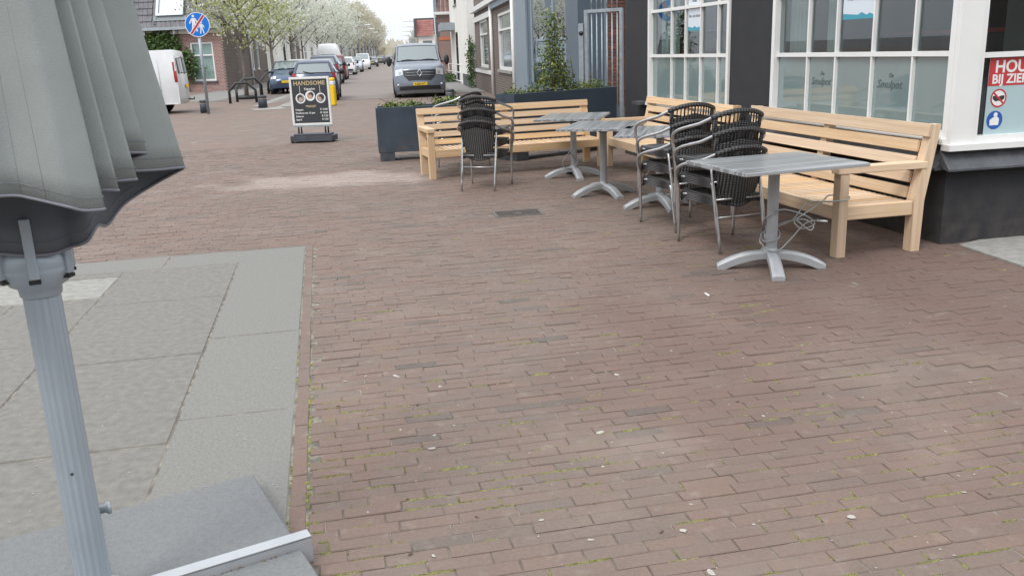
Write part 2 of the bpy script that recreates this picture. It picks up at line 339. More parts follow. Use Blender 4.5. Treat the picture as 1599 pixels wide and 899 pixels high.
M_canvas_shade = noisy('shaded_canvas', (.115, .125, .145), .08, 5, .85)  # inside of the same canvas, its shade painted in as a darker colour
M_hem = mat('hem_tape', (.20, .20, .23), .8)
M_planter = noisy('planter_steel', (.040, .058, .080), .22, 2.2, .55, rvar=.1, detail=10)
splash(M_planter, .5, (.16, .13, .11), .5)
M_blueshop = noisy('bluegrey_paint', (.085, .115, .15), .06, 2, .5)
M_blueshop2 = noisy('pale_bluegrey_paint', (.20, .25, .29), .06, 2, .5)
M_galv = noisy('galvanised_steel', (.36, .40, .43), .15, 12, .5, .6)
M_rust = mat('tow_black', (.03, .03, .03), .6)
def glass_mat(name, tint=(.75, .8, .8), ior=1.6, rough=.01):
    m = bpy.data.materials.new(name); m.use_nodes = True; T = m.node_tree; T.nodes.clear()
    o = T.nodes.new('ShaderNodeOutputMaterial'); mx = T.nodes.new('ShaderNodeMixShader'); tr = T.nodes.new('ShaderNodeBsdfTransparent'); gl = T.nodes.new('ShaderNodeBsdfGlossy'); fr = T.nodes.new('ShaderNodeFresnel')
    tr.inputs[0].default_value = (*tint, 1); gl.inputs['Roughness'].default_value = rough; gl.inputs['Color'].default_value = (.95, .97, 1, 1); fr.inputs[0].default_value = ior
    ge = T.nodes.new('ShaderNodeNewGeometry'); mi_ = T.nodes.new('ShaderNodeMapRange'); mi_.inputs[3].default_value = ior; mi_.inputs[4].default_value = 1 / ior; T.links.new(ge.outputs['Backfacing'], mi_.inputs[0]); T.links.new(mi_.outputs[0], fr.inputs[0])
    T.links.new(fr.outputs[0], mx.inputs[0]); T.links.new(tr.outputs[0], mx.inputs[1]); T.links.new(gl.outputs[0], mx.inputs[2]); T.links.new(mx.outputs[0], o.inputs[0]); return m
M_glass = glass_mat('window_glass', ior=1.75)
M_frost = noisy('frosted_glass', (.185, .25, .25), .06, 2, .05); bs(M_frost).inputs['Specular IOR Level'].default_value = 1.0; bs(M_frost).inputs['IOR'].default_value = 1.8
M_carglass = mat('car_glass', (.12, .155, .16), .05); bs(M_carglass).inputs['IOR'].default_value = 2.1
M_tyre = mat('tyre_rubber', (.018, .018, .018), .85); M_rim = mat('wheel_rim', (.42, .43, .44), .35, .7)
M_red = mat('red_lens', (.30, .02, .02), .25); M_clear = mat('lamp_glass', (.62, .64, .66), .15, .3); M_yellow = mat('yellow_plate', (.75, .50, .02), .5)
M_bollyellow = mat('yellow_paint', (.85, .55, .01), .45)
def paint(name, c, r=.28, metal=.0):
    m = noisy(name, c, .05, 3, r, metal); bs(m).inputs['Coat Weight'].default_value = .5; bs(m).inputs['Coat Roughness'].default_value = .08; return m

# ================================================================== GROUND
me = MB().add([(-700, -60, -.04), (700, -60, -.04), (700, 1500, -.04), (-700, 1500, -.04)], [(0, 1, 2, 3)]).mesh('ground', M_ground)
ob('ground', me, kind='structure')
BA = R(11.5); BO = Vector((-1.76, 7.41, 0))
def PV(u, v, z=0):   # paving frame: u away along the border, v to the right along the courses
    return Vector((BO.x - math.sin(BA) * u + math.cos(BA) * v, BO.y + math.cos(BA) * u + math.sin(BA) * v, z))
def quad(name, pts, mt, z, kind='structure', parent=None):
    return MB().add([(p[0], p[1], z) for p in pts], [(0, 1, 2, 3)]).build(name, mt, parent, kind=kind)
UFAR = 9.6
quad('street', [PV(UFAR - .0, -40), PV(UFAR - .0, 30), PV(120, 60), PV(120, -80)], M_street, -.002)
quad('road', [ST(34, -4.9), ST(34, 1.9), ST(900, 1.9), ST(900, -4.9)], M_road, .003)
quad('pavement', [ST(36, 2.05), ST(36, 3.6), ST(500, 3.6), ST(500, 2.05)], noisy('pavement_tiles', (.20, .195, .185), .12, 2, .9, coord='World'), .008)
quad('gutter', [ST(32, -5.25), ST(32, -4.9), ST(600, -4.9), ST(600, -5.25)], M_slab_light, .007)
quad('parking_strip', [ST(37, -7.4), ST(37, -5.25), ST(600, -5.25), ST(600, -7.4)], noisy('parking_bricks', (.15, .12, .11), .12, 2, .9, coord='World'), .004)
quad('footpath', [ST(38, -10.2), ST(38, -7.5), ST(600, -7.5), ST(600, -10.2)], noisy('footpath_tiles', (.19, .185, .175), .1, 2, .9, coord='World'), .008)
quad('crossing_strip', [G(432, 168), G(455, 166), G(540, 119), G(533, 119)], noisy('kerb_concrete', (.25, .24, .22), .15, 2, .9, coord='World'), .006)
quad('bollard_patch', [G(388, 171), G(400, 173), G(450, 170), G(436, 167)], noisy('pale_mortar', (.27, .26, .24), .15, 5, .9, coord='World'), .007)
quad('joint_bed', [PV(-6.6, -4.5), PV(-6.6, 9), PV(UFAR, 9), PV(UFAR, -11)], M_joint, -.0046)

pave = thing('brick_pavement', None, None); pave['kind'] = 'structure'
FAC = Vector((3.28, 6.53, 0)); FA = R(12.53)
fd = Vector((-math.sin(FA), math.cos(FA), 0)); fo = Vector((-math.cos(FA), -math.sin(FA), 0))
def outside(P):   # true when on the street side of the cafe wall
    return (P - FAC).dot(fo) > -.12 or ((P - FAC).dot(fd) < -.02)
def inview(P, mg=70):
    x, y = PR(P.x, P.y, 0); return -mg < x < 1599 + mg and y < 899 + mg
MANH = (G(779, 329), G(841, 337)); MC = G(809, 333)
def in_slab(u, v): return u < 0 and v < 0
bricks = []
ROW = .0685; BL = .205; GAP = .0040
k0 = int(-6.4 / ROW); k1 = int(UFAR / ROW)
for k in range(k0, k1):
    off = (k % 2) * BL * .5 + rnd.uniform(-.035, .035)
    uc = (k + .5) * ROW
    for j in range(-60, 48):
        v0 = off + j * BL; v1 = v0 + BL
        if uc < 0:
            if v1 <= .075: continue
            if v0 < .07: v0 = .07
            if v1 - v0 < .05: continue
        P = PV(uc, (v0 + v1) / 2)
        if not inview(P) or not outside(P): continue
        if abs((P - MC).x) < .20 and abs((P - MC).y) < .13: continue
        bricks.append((uc, (v0 + v1) / 2, v1 - v0 - GAP, ROW - GAP, 0, (P.xy).length))
kk = 0
while kk * .245 < 6.4:   # the header course beside the slabs
    uc = -(kk + .5) * .245; P = PV(uc, .033)
    if inview(P): bricks.append((uc, .033, .057, .245 - GAP, 1, P.xy.length))
    kk += 1
bricks.sort(key=lambda b: b[5])
def brick_shape(lx, ly, r_, c=.0028, th=.05):
    z = [r_.uniform(-.0022, .0014) for _ in range(4)]; hx, hy = lx / 2, ly / 2; j = lambda: r_.uniform(-.0018, .0018)
    top = [(-hx + c + j(), -hy + c + j(), z[0]), (hx - c + j(), -hy + c + j(), z[1]), (hx - c + j(), hy - c + j(), z[2]), (-hx + c + j(), hy - c + j(), z[3])]
    mid = [(-hx, -hy, -.0028), (hx, -hy, -.0028), (hx, hy, -.0028), (-hx, hy, -.0028)]; bot = [(a, b, -th) for a, b, _ in mid]
    vs = top + mid + bot; fs = [(0, 1, 2, 3)] + [(4 + i, 4 + (i + 1) % 4, (i + 1) % 4, i) for i in range(4)] + [(8 + i, 8 + (i + 1) % 4, 4 + (i + 1) % 4, 4 + i) for i in range(4)]
    return vs, fs
cache = {}
def vis(b):
    P = PV(b[0], b[1]); x, y = PR(P.x, P.y, 0); return 0 < x < 1599 and 0 < y < 905 and not (x < 190 + (y - 400) * 0 and False)
nearb = [b for b in bricks if vis(b)][:299]; ns = set(id(b) for b in nearb)
for b in nearb:
    key = (round(b[2], 3), b[4], rnd.randrange(3) if abs(b[2] - (BL - GAP)) < .01 else 0)
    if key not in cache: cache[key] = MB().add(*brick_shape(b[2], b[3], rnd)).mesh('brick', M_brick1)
    o = ob('brick', cache[key], pave); P = PV(b[0], b[1], rnd.uniform(-.0018, .0018)); o.location = P
    o.rotation_euler = (rnd.uniform(-.006, .006), rnd.uniform(-.006, .006), BA + rnd.uniform(-.006, .006))
vs = []; fs = []; tone = []
for b in bricks:
    if id(b) in ns: continue
    bv, bf = brick_shape(b[2], b[3], rnd); a = BA + rnd.uniform(-.008, .008); P = PV(b[0], b[1], rnd.uniform(-.003, .0025)); n = len(vs); ca, sa = math.cos(a), math.sin(a)
    vs += [(P.x + x * ca - y * sa, P.y + x * sa + y * ca, P.z + z) for x, y, z in bv]; fs += [[i + n for i in f] for f in bf]; tone += [rnd.random()] * len(bf)
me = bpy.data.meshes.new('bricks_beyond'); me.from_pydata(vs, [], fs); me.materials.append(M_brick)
at = me.attributes.new('tone', 'FLOAT', 'FACE'); at.data.foreach_set('value', tone)
ob('bricks_beyond', me, pave, kind='stuff')

# moss in the joints, thick near the parasol and towards the bottom right
mb = MB()
def density(P):
    x, y = PR(P.x, P.y, 0); d = max(0, (y - 520) / 380)
    f = .5 + .5 * math.sin(P.x * 2.3 + 1.3 * math.sin(P.y * 1.9)) * math.cos(P.y * 2.7 + P.x)
    e = 1.0 if (x - 455) < 90 and y > 620 else 0
    return min(.97, d * .9 * (.22 + 1.1 * f) + e * .4 + .04)
for b in bricks:
    if b[5] > 7.5 or b[4]: continue
    for side in (0, 1):
        lng = side == 0; P = PV(b[0] + (b[3] / 2 + GAP / 2 if lng else 0), b[1] + (0 if lng else b[2] / 2 + GAP / 2))
        rk = math.sin(round(b[0] / ROW) * 12.9898) * 43758.5453; rk -= math.floor(rk); run = .5 + .5 * math.sin(b[1] * 2.2 + rk * 40)
        if rnd.random() > density(P) * ((.25 + 1.5 * run * (rk > .35)) if lng else .45): continue
        half = (b[2] if lng else b[3]) / 2; a0 = rnd.uniform(-half, half * .2); a1 = min(half, a0 + rnd.uniform(.5, 2.0) * half); n = max(3, int((a1 - a0) / .012))
        wd = rnd.uniform(.0018, .0048); v_ = []; top = []
        for i in range(n + 1):
            t = a0 + (a1 - a0) * i / n; ww = wd * rnd.uniform(.35, 1.5) * (0.3 if i in (0, n) else 1); sh = rnd.uniform(-.002, .002); h_ = rnd.uniform(-.0005, .0025)
            for q, zz in ((-ww, -.004), (0, h_), (ww, -.004)):
                uu_, vv_ = (b[0] + b[3] / 2 + GAP / 2 + q + sh, b[1] + t) if lng else (b[0] + t, b[1] + b[2] / 2 + GAP / 2 + q + sh)
                v_.append(PV(uu_, vv_, zz))
        mb.add(v_, [(3 * i + j, 3 * i + j + 1, 3 * i + 4 + j, 3 * i + 3 + j) for i in range(n) for j in (0, 1)])
# tufts beside the header course and the parasol base
for _ in range(150):
    u = rnd.uniform(-5.3, -2.6); v = rnd.choice([.0, .067, .067, .07]) + rnd.gauss(0, .004); P = PV(u, v, 0); s_ = rnd.uniform(.004, .013)
    if rnd.random() > (-u - 2.2) / 3: continue
    mb.add([(P.x + s_ * math.cos(q), P.y + s_ * math.sin(q), -.003) for q in (0, 1.3, 2.6, 3.9, 5.1)] + [(P.x, P.y, s_ * .55)], [(i, (i + 1) % 5, 5) for i in range(5)])
mb.build('moss', M_moss, kind='stuff')

# concrete slabs left of the header course
slabs = thing('slab_terrace', None, None); slabs['kind'] = 'structure'
def slab(u0, u1, v0, v1, mt, v0b=None, v1b=None):
    g_ = .0055; mbx = MB(); c = .004; v0b = v0 if v0b is None else v0b; v1b = v1 if v1b is None else v1b
    P4 = [(u0 + g_, v0 + g_), (u0 + g_, v1 - g_), (u1 - g_, v1b - g_), (u1 - g_, v0b + g_)]; cu = sum(p[0] for p in P4) / 4; cv = sum(p[1] for p in P4) / 4
    dz = rnd.uniform(-.003, .002)
    top = [PV(p[0] + (c if p[0] < cu else -c), p[1] + (c if p[1] < cv else -c), dz + rnd.uniform(-.001, .001)) for p in P4]; mid = [PV(p[0], p[1], -.004) for p in P4]; bot = [PV(p[0], p[1], -.05) for p in P4]
    mbx.add(top + mid + bot, [(0, 1, 2, 3)] + [(4 + i, 4 + (i + 1) % 4, (i + 1) % 4, i) for i in range(4)] + [(8 + i, 8 + (i + 1) % 4, 4 + (i + 1) % 4, 4 + i) for i in range(4)])
    mbx.build('slab', mt, slabs)
us = [-.46, -2.48, -3.70, -4.9, -6.3]
w1 = .52
for a, b in zip(us[1:], us[:-1]): slab(a, b, -w1, -.0, M_slab)
for v1, v0 in ((0, -1.1), (-1.1, -2.3), (-2.3, -3.6), (-3.6, -5.2)): slab(-.46, 0, v0, v1, M_slab)
for a, b in ((-1.5, -.46), (-2.75, -1.5), (-3.95, -2.75), (-5.1, -3.95), (-6.3, -5.1)): slab(a, b, -w1 - .86, -w1, M_slab_worn)
vl = -w1 - .86
slab(-.62, -.46, vl - 3.4, vl, M_slab_worn)
slab(-1.25, -.64, vl - .42, vl, M_slab_light); slab(-1.25, -.64, vl - 1.15, vl - .42, M_slab_light); slab(-1.25, -.64, vl - 1.9, vl - 1.15, M_slab_light); slab(-1.25, -.64, vl - 2.8, vl - 1.9, M_slab_light)
for a, b, cuts in ((-2.3, -1.27, (.0, .55, 1.3, 2.1)), (-3.6, -2.3, (.0, .9, 1.7)), (-5.0, -3.6, (.0, .8, 1.6)), (-6.3, -5.0, (0, 1.0))):
    for c0, c1 in zip(cuts[:-1], cuts[1:]): slab(a, b, vl - c1, vl - c0, M_slab_worn)

# drain cover
dc = thing('drain_cover', 'small rectangular cast iron drain cover set in the brick paving', 'drain cover', MC + Vector((0, 0, .004)), R(8))
MB().box((-.24, -.16, -.03), (.24, -.135, .002)).box((-.24, .135, -.03), (.24, .16, .002)).box((-.24, -.135, -.03), (-.215, .135, .002)).box((.215, -.135, -.03), (.24, .135, .002)).build('frame', noisy('iron_frame', (.13, .12, .11), .2, 20, .8), dc)
mb = MB().box((-.21, -.13, -.03), (.21, .13, -.001))
for i in range(13):
    for j in range(8):
        if 4 < i < 8 and 2 < j < 5: continue
        mb.box((-.198 + i * .0315, -.12 + j * .0315, -.001), (-.180 + i * .0315, -.102 + j * .0315, .002))
mb.build('lid', noisy('cast_iron', (.075, .062, .055), .2, 20, .75, .1), dc)
MB().box((-.03, -.012, -.0005), (.03, .012, .0028)).build('badge', noisy('iron_worn', (.2, .18, .16), .1, 20, .6), dc)

# gum, butts and crumbs
M_gum = noisy('dried_gum', (.38, .36, .33), .1, 40, .9, coord='World')
def blobdisc(mb, P, rx, ry, h=.002, n=9):
    a0 = rnd.uniform(0, 6.28); ca, sa = math.cos(a0), math.sin(a0); v_ = []
    for i in range(n):
        t = 6.283 * i / n; q = rnd.uniform(.7, 1.2); x, y = rx * q * math.cos(t), ry * q * math.sin(t); v_.append((P.x + x * ca - y * sa, P.y + x * sa + y * ca, .0015))
    v_.append((P.x, P.y, .0015 + h)); mb.add(v_, [(i, (i + 1) % n, n) for i in range(n)], 0, True)
for (x, y, rx, ry, lab) in ((1329, 807, .016, .013, 'white gum spot right of the mossy dark bricks at lower right'), (1067, 828, .012, .012, 'round pale gum spot on a grey brick at bottom centre'),
    (1110, 894, .02, .011, 'pale gum smear at the very bottom edge of the paving'), (674, 700, .015, .011, 'white gum spot in the middle foreground bricks'), (687, 603, .012, .011, 'bright white gum spot above the middle of the paving'),
    (618, 587, .03, .009, 'long pale gum smear left of the bright white spot'), (938, 675, .022, .012, 'flat pale gum smear right of the foreground centre'), (963, 585, .018, .01, 'grey gum spot among the mid distance bricks'),
    (303, 223, .12, .03, 'white scrap of paper lying on the street left of the advertising board')):
    mb = MB(); blobdisc(mb, G(x, y), rx, ry, .004); mb.build('scrap_of_paper' if rx > .1 else 'gum_spot', M_gum, label=lab, cat='litter')
mb = MB()
for _ in range(170):
    x = rnd.uniform(430, 1590); y = 300 + 590 * rnd.random() ** 1.3; P = G(x, y)
    if not outside(P): continue
    s_ = rnd.choice([.002, .003, .003, .004, .006]); blobdisc(mb, P, s_ * rnd.uniform(1, 2.2), s_, .0015, 6)
for _ in range(70):
    x = rnd.uniform(10, 450); y = rnd.uniform(400, 830); blobdisc(mb, G(x, y), rnd.uniform(.003, .007), .003, .001, 6)
mb.build('crumbs', M_gum, kind='stuff')
mb = MB()
for _ in range(30):
    P = G(rnd.uniform(440, 1590), rnd.uniform(330, 880)); blobdisc(mb, P, rnd.uniform(.006, .016), rnd.uniform(.003, .007), .004, 5)
mb.build('leaf_litter', noisy('dead_leaf', (.10, .07, .04), .4, 30, .9, coord='World'), kind='stuff')
a, b = G(1101, 459), G(1107, 463)
MB().tube([(a.x, a.y, .006), (b.x, b.y, .006)], .006, 7).build('cigarette_butt', M_white, label='white cigarette butt on the bricks below the near table', cat='cigarette butt')
# raised pale door step at the right edge
dsl = thing('door_step', 'pale concrete strip along the foot of the black cafe wall at right', 'step', (0, 0, 0))
D0, D1, D2, D3 = G(1497, 384, .0), G(1640, 432, .0), G(1760, 380, .0), G(1640, 350, .0)
MB().prism([(D0.x, D0.y), (D1.x, D1.y), (D2.x, D2.y), (D3.x, D3.y)], -.03, .012).build('tread', M_slab_light, dsl)

# ================================================================== CAFE (near right)
# local frame: x along the facade away from the corner, y out to the street, z up
cafe = thing('cafe_building', 'black rendered corner cafe with white paned windows behind the benches', 'building', FAC, math.pi / 2 + FA)
TOPZ = 7.5
def wall(mbx, x0, x1, z0, z1, y0=-.3, y1=0): mbx.box((x0, y0, z0), (x1, y1, z1))
mb = MB(); wall(mb, .0, 6.9, -.05, .80); wall(mb, 2.66, 3.56, .80, TOPZ); wall(mb, 5.95, 6.9, .80, TOPZ); wall(mb, .0, 2.66, 2.55, TOPZ); wall(mb, 3.56, 5.95, 2.55, TOPZ)
mb.build('wall', M_render, cafe)
# return wall round the corner, lower part; side frame turned 79 degrees
A2 = R(11 - 12.53 + 0) # direction of the return wall in facade frame
side_dir_world = Vector((math.sin(R(79)), math.cos(R(79)), 0)); Rz = Matrix.Rotation(-(math.pi / 2 + FA), 3, 'Z'); sdl = Rz @ side_dir_world
so_l = Vector((sdl.y, -sdl.x, 0))
if (Matrix.Rotation(math.pi / 2 + FA, 3, 'Z') @ so_l).y > 0: so_l = -so_l     # outward = towards the camera
MS = Matrix((sdl, so_l * -1, Vector((0, 0, 1)))).transposed().to_4x4()      # local: x along return wall, y inward, z up
det = MS.to_3x3().determinant()
MB().box((.0, .0, -.05), (3.2, .3, .60), M=MS).box((.0, .0, 2.55), (3.2, .3, TOPZ), M=MS).build('wall', M_render, cafe)
# ledge of slates all round
for i in range(9):
    x0 = i * .19 - .06
    MB().add([MS @ Vector(v) for v in ((x0 + .0006, -.10, .585), (x0 + .1895, -.10, .585), (x0 + .1895, .02, .715), (x0 + .0006, .02, .715), (x0 + .0006, -.10, .570), (x0 + .1895, -.10, .570), (x0 + .1895, .02, .60), (x0 + .0006, .02, .60))],
             [(0, 1, 2, 3), (4, 5, 1, 0), (7, 6, 5, 4), (0, 3, 7, 4), (1, 5, 6, 2)]).build('slate', M_slate, cafe)
for i in range(14):
    x0 = i * .19
    MB().add([(x0 + .0006, .10, .585), (x0 + .1895, .10, .585), (x0 + .1895, .0, .70), (x0 + .0006, .0, .70), (x0 + .0006, .10, .570), (x0 + .1895, .10, .570), (x0 + .1895, -.0, .57), (x0 + .0006, -.0, .57)],
             [(3, 2, 1, 0), (0, 1, 5, 4), (4, 5, 6, 7), (4, 7, 3, 0), (2, 6, 5, 1)]).build('slate', M_slate, cafe)
def window(x0, x1, cols, z0, rows, M=None, fr=.055, lw=.020, y=.0, reveal=-.02, name='window', seal=True, post=0):
    """white frame, bars and panes; rows = list of z of horizontal bars and the top"""
    top = rows[-1]; f = MB()
    f.box((x0, reveal - .06, z0), (x0 + fr, .025, top), M=M).box((x1 - fr, reveal - .06, z0), (x1, .025, top), M=M)
    f.box((x0 + fr, reveal - .06, z0), (x1 - fr, .02, z0 + .05), M=M).box((x0 + fr, reveal - .06, top - .05), (x1 - fr, .02, top), M=M)
    wf = f.build(name, M_white, cafe)
    xs = [x0 + fr] + cols + [x1 - fr]; zs = [z0 + .05] + rows[:-1] + [top - .05]
    for zc in rows[:-1]: MB().box((x0 + fr, reveal - .03, zc - .019), (x1 - fr, -.003, zc + .019), M=M).build('glazing_bar', M_white, wf)
    for xc in cols: MB().box((xc - lw / 2, reveal - .028, z0 + .05), (xc + lw / 2, -.006, top - .05), M=M).build('glazing_bar', M_white, wf)
    return wf, xs, zs
w2, xs, zs = window(.0, 2.62, [.50, 1.02, 1.55, 2.01], .80, [1.41, 1.98, 2.55])
def panes(wf, xs, zs, M=None, frost=1, y=-.035):
    for i in range(len(xs) - 1):
        for j in range(len(zs) - 1):
            MB().box((xs[i], y - .006, zs[j]), (xs[i + 1], y, zs[j + 1]), M=M).build('pane', M_frost if j < frost else M_glass, wf)
panes(w2, xs, zs)
w1_, xs, zs = window(3.56, 5.95, [3.90, 4.36, 4.80, 5.23], .80, [1.41, 1.98, 2.55])
panes(w1_, xs, zs)
# corner window on the return wall (M maps y inward, so flip)
MS2 = MS @ Matrix.Diagonal((1, -1, 1, 1))
MB().box((-.02, -.04, .76), (.17, .04, TOPZ), M=MS2).build('corner_post', M_white, cafe)
w3, xs, zs = window(.17, 3.0, [1.4, 2.2], .76, [1.39, 2.55], M=MS2, fr=.04)
panes(w3, xs, zs, M=MS2, frost=0)
MB().box((-.05, -.02, .715), (3.1, .075, .76), M=MS2).build('sill', M_white, cafe)
MB().box((.0, -.02, .76), (2.66, .06, .80)).box((3.56, -.02, .76), (5.95, .06, .80)).build('sill', M_white, cafe)
MB().tube([(.03, .075, .80), (2.6, .075, .80)], .027, 10).build('sill_rail', M_white, cafe)
# inside: rooms with curtains and a counter, seen dimly
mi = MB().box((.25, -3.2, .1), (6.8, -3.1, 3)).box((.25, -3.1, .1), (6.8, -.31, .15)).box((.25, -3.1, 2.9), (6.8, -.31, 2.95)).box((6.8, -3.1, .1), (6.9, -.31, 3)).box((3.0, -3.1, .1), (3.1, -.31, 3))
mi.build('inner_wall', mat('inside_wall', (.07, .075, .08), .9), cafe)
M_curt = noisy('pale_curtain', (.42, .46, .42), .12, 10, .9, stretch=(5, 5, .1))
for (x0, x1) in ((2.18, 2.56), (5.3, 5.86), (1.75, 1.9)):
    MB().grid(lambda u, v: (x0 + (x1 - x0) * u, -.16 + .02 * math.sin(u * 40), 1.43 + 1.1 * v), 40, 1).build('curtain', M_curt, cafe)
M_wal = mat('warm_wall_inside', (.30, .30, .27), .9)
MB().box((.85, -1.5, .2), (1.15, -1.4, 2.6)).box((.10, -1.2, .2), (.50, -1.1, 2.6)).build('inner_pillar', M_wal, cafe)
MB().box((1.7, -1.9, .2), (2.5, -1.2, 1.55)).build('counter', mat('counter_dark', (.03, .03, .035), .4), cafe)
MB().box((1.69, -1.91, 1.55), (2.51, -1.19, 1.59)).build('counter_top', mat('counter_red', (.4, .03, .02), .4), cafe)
# notices stuck to the glass
M_paper = mat('notice_paper', (.62, .68, .74), .6); M_ink = mat('black_ink', (.03, .03, .035), .7); M_teal = mat('teal_print', (.05, .30, .40), .6)
def notice(x0, x1, z0, z1, yy=-.033):
    nt_ = MB().box((x0, yy, z0), (x1, yy + .002, z1)).build('notice', M_paper, cafe)
    def Mx(x, z): return Matrix.Translation((x, yy + .0027, z)) @ Matrix(((-1, 0, 0, 0), (0, 0, 1, 0), (0, 1, 0, 0), (0, 0, 0, 1)))
    wave = [(x0, z0 + .03), (x0 + .06, z0 + .045), (x0 + .1, z0 + .03), (x0 + .17, z0 + .055), (x0 + .22, z0 + .035), (x1, z0 + .05), (x1, z0), (x0, z0)]
    MB().add([(a, yy + .0026, b) for a, b in wave], [list(range(8))]).build('wave_print', M_teal, nt_)
    for body, s_, zz in (('Hier niet zitten', .052, z0 + .155), ('ivm de Nieuwe Corona regels', .025, z0 + .255), ('Helaas', .05, z0 + .33)):
        text('lettering', body, s_, nt_, Mx((x0 + x1) / 2, zz), M_ink, 'CENTER')
    return nt_
notice(1.06, 1.50, 1.70, 2.2); notice(4.4, 4.76, 1.70, 2.1)
def Mx(x, z, y=-.0330): return Matrix.Translation((x, y, z)) @ Matrix(((-1, 0, 0, 0), (0, 0, 1, 0), (0, 1, 0, 0), (0, 0, 0, 1)))
M_etch = mat('thin_black_script', (.085, .105, .105), .6)
for x in (.80, 1.80):
    text('lettering', 'De', .05, cafe, Mx(x - .02, 1.225), M_etch, 'CENTER', shear=.3); text('lettering', 'Smulpot', .095, cafe, Mx(x, 1.14), M_etch, 'CENTER', shear=.3)
# red and blue house rules on the corner window
M_red_p = mat('red_print', (.48, .035, .04), .45); M_lb = mat('pale_blue_print', (.38, .50, .52), .5); M_bl = mat('blue_print', (.015, .09, .36), .45)
yq = .0
px0 = .305
po = MB().box((px0, -.034, .80), (1.05, -.030, 1.39 - .025), M=MS2).build('poster', M_lb, cafe)
MB().box((px0, -.030, 1.165), (1.05, -.0285, 1.39 - .025), M=MS2).build('red_header', M_red_p, po)
def MP(x, z, y=-.0275): return MS2 @ Matrix.Translation((x, y, z)) @ Matrix(((1, 0, 0, 0), (0, 0, 1, 0), (0, 1, 0, 0), (0, 0, 0, 1)))
text('lettering', 'HOUD AFSTAND', .122, po, MP(px0 + .045, 1.262), M_white, bold=.003)
text('lettering', 'BIJ ZIEKTE BLIJF THUIS', .092, po, MP(px0 + .028, 1.183), M_white, bold=.0025)
def disc(mbx, cx, cz, r, y, M, n=28, r2=0, mi=0):
    if r2:
        v_ = [(cx + q * math.cos(6.2832 * i / n), y, cz + q * math.sin(6.2832 * i / n)) for q in (r2, r) for i in range(n)]
        mbx.add([M @ Vector(v) for v in v_], [(i, (i + 1) % n, n + (i + 1) % n, n + i) for i in range(n)], mi)
    else: mbx.add([M @ Vector((cx + r * math.cos(6.2832 * i / n), y, cz + r * math.sin(6.2832 * i / n))) for i in range(n)], [list(range(n))], mi)
mb = MB(); disc(mb, px0 + .10, 1.075, .065, -.0285, MS2, mi=0); disc(mb, px0 + .10, 1.075, .068, -.0280, MS2, r2=.056, mi=1)
mb.add([MS2 @ Vector(v) for v in ((px0 + .045, -.0278, 1.115), (px0 + .055, -.0278, 1.125), (px0 + .155, -.0278, 1.035), (px0 + .145, -.0278, 1.025))], [(0, 1, 2, 3)], 1)
for (hx, sgn) in ((px0 + .085, -1), (px0 + .115, 1)):
    mb.add([MS2 @ Vector((hx + sgn * dx, -.0282, 1.075 + dz)) for dx, dz in ((-.02, -.018), (.01, -.024), (.035, -.004), (.035, .016), (.012, .02), (-.02, .008))], [range(6)], 2)
mb.build('no_handshake_sign', [M_white, M_red_p, M_ink], po)
mb = MB(); disc(mb, px0 + .085, .915, .068, -.0285, MS2, mi=0); disc(mb, px0 + .09, .955, .017, -.0280, MS2, mi=1)
mb.add([MS2 @ Vector((px0 + .085 + a, -.0280, .915 + b)) for a, b in ((-.04, -.038), (.035, -.038), (.038, .01), (.02, .025), (-.012, .022), (-.042, .002))], [range(6)], 1)
mb.build('cough_in_elbow_sign', [M_bl, M_white], po)
MB().box((5.98, .0, .76), (6.3, .12, .80)).build('wall_shelf', M_slate, cafe)
# return wall at the far end of the cafe and the brick yard wall seen through the gate
MB().box((6.6, -4.0, -.05), (6.9, -.3, TOPZ)).build('wall', M_render, cafe)
YB = 17.0
y0_ = AT(948, 90, YB)
yard = thing('yard_wall', 'strip of bare red brick wall behind the right part of the bar gate', 'wall', (y0_.x, YB, 0))
MB().box((0, .03, -.05), (.9, .3, 4.2)).build('brick_backing', noisy('mortar', (.13, .115, .10), .1, 20, .9), yard)
bmat = [noisy('yard_brick%d' % i, c, .15, 12, .85, coord='World') for i, c in enumerate(((.20, .075, .045), (.13, .06, .045)))]
bm = [MB().box((0, .0, 0), (.205, .06, .052), bev=.003).mesh('brick', bmat[i]) for i in (0, 1)]
bmh = MB().box((0, .0, 0), (.10, .06, .052), bev=.003).mesh('brick', bmat[1])
for r_ in range(44):
    z = .5 + r_ * .0625
    for j in range(3):
        x = (-.1 if r_ % 2 else 0) + j * .215
        if x < 0: x = 0.004
        if r_ % 2 and j == 0: ob('brick', bmh, yard, (0, 0, z)); continue
        ob('brick', bm[rnd.randrange(2)], yard, (x, rnd.uniform(-.003, .003), z))

# gate between cafe and shop
g0 = AT(973, 100, 14.5); g1 = AT(915, 100, 14.9); g0.z = g1.z = 0; gl = (g1 - g0).length; gh = 2.14
gate = thing('bar_gate', 'galvanised steel bar gate with six upright bars between cafe and shop', 'gate', g0, math.atan2((g1 - g0).y, (g1 - g0).x))
MB().box((.0, -.02, .05), (.05, .03, gh)).box((gl - .05, -.02, .05), (gl + .01, .03, gh)).box((.05, -.02, gh - .05), (gl - .05, .03, gh)).box((.05, -.02, .12), (gl - .05, .03, .17)).build('frame', M_galv, gate)
for i in range(6):
    x = .10 + i * (gl - .22) / 5
    MB().tube([(x, .005, .17), (x, .005, gh - .05)], .011, 8).build('bar', M_galv, gate); MB().tube([(x, .005, gh), (x, .005, gh + .17), (x, .005, gh + .185)], [.011, .011, .004], 8).build('bar', M_galv, gate)
MB().box((gl + .015, -.03, .02), (gl + .11, .05, 1.93), bev=.004).build('post', M_galv, gate)
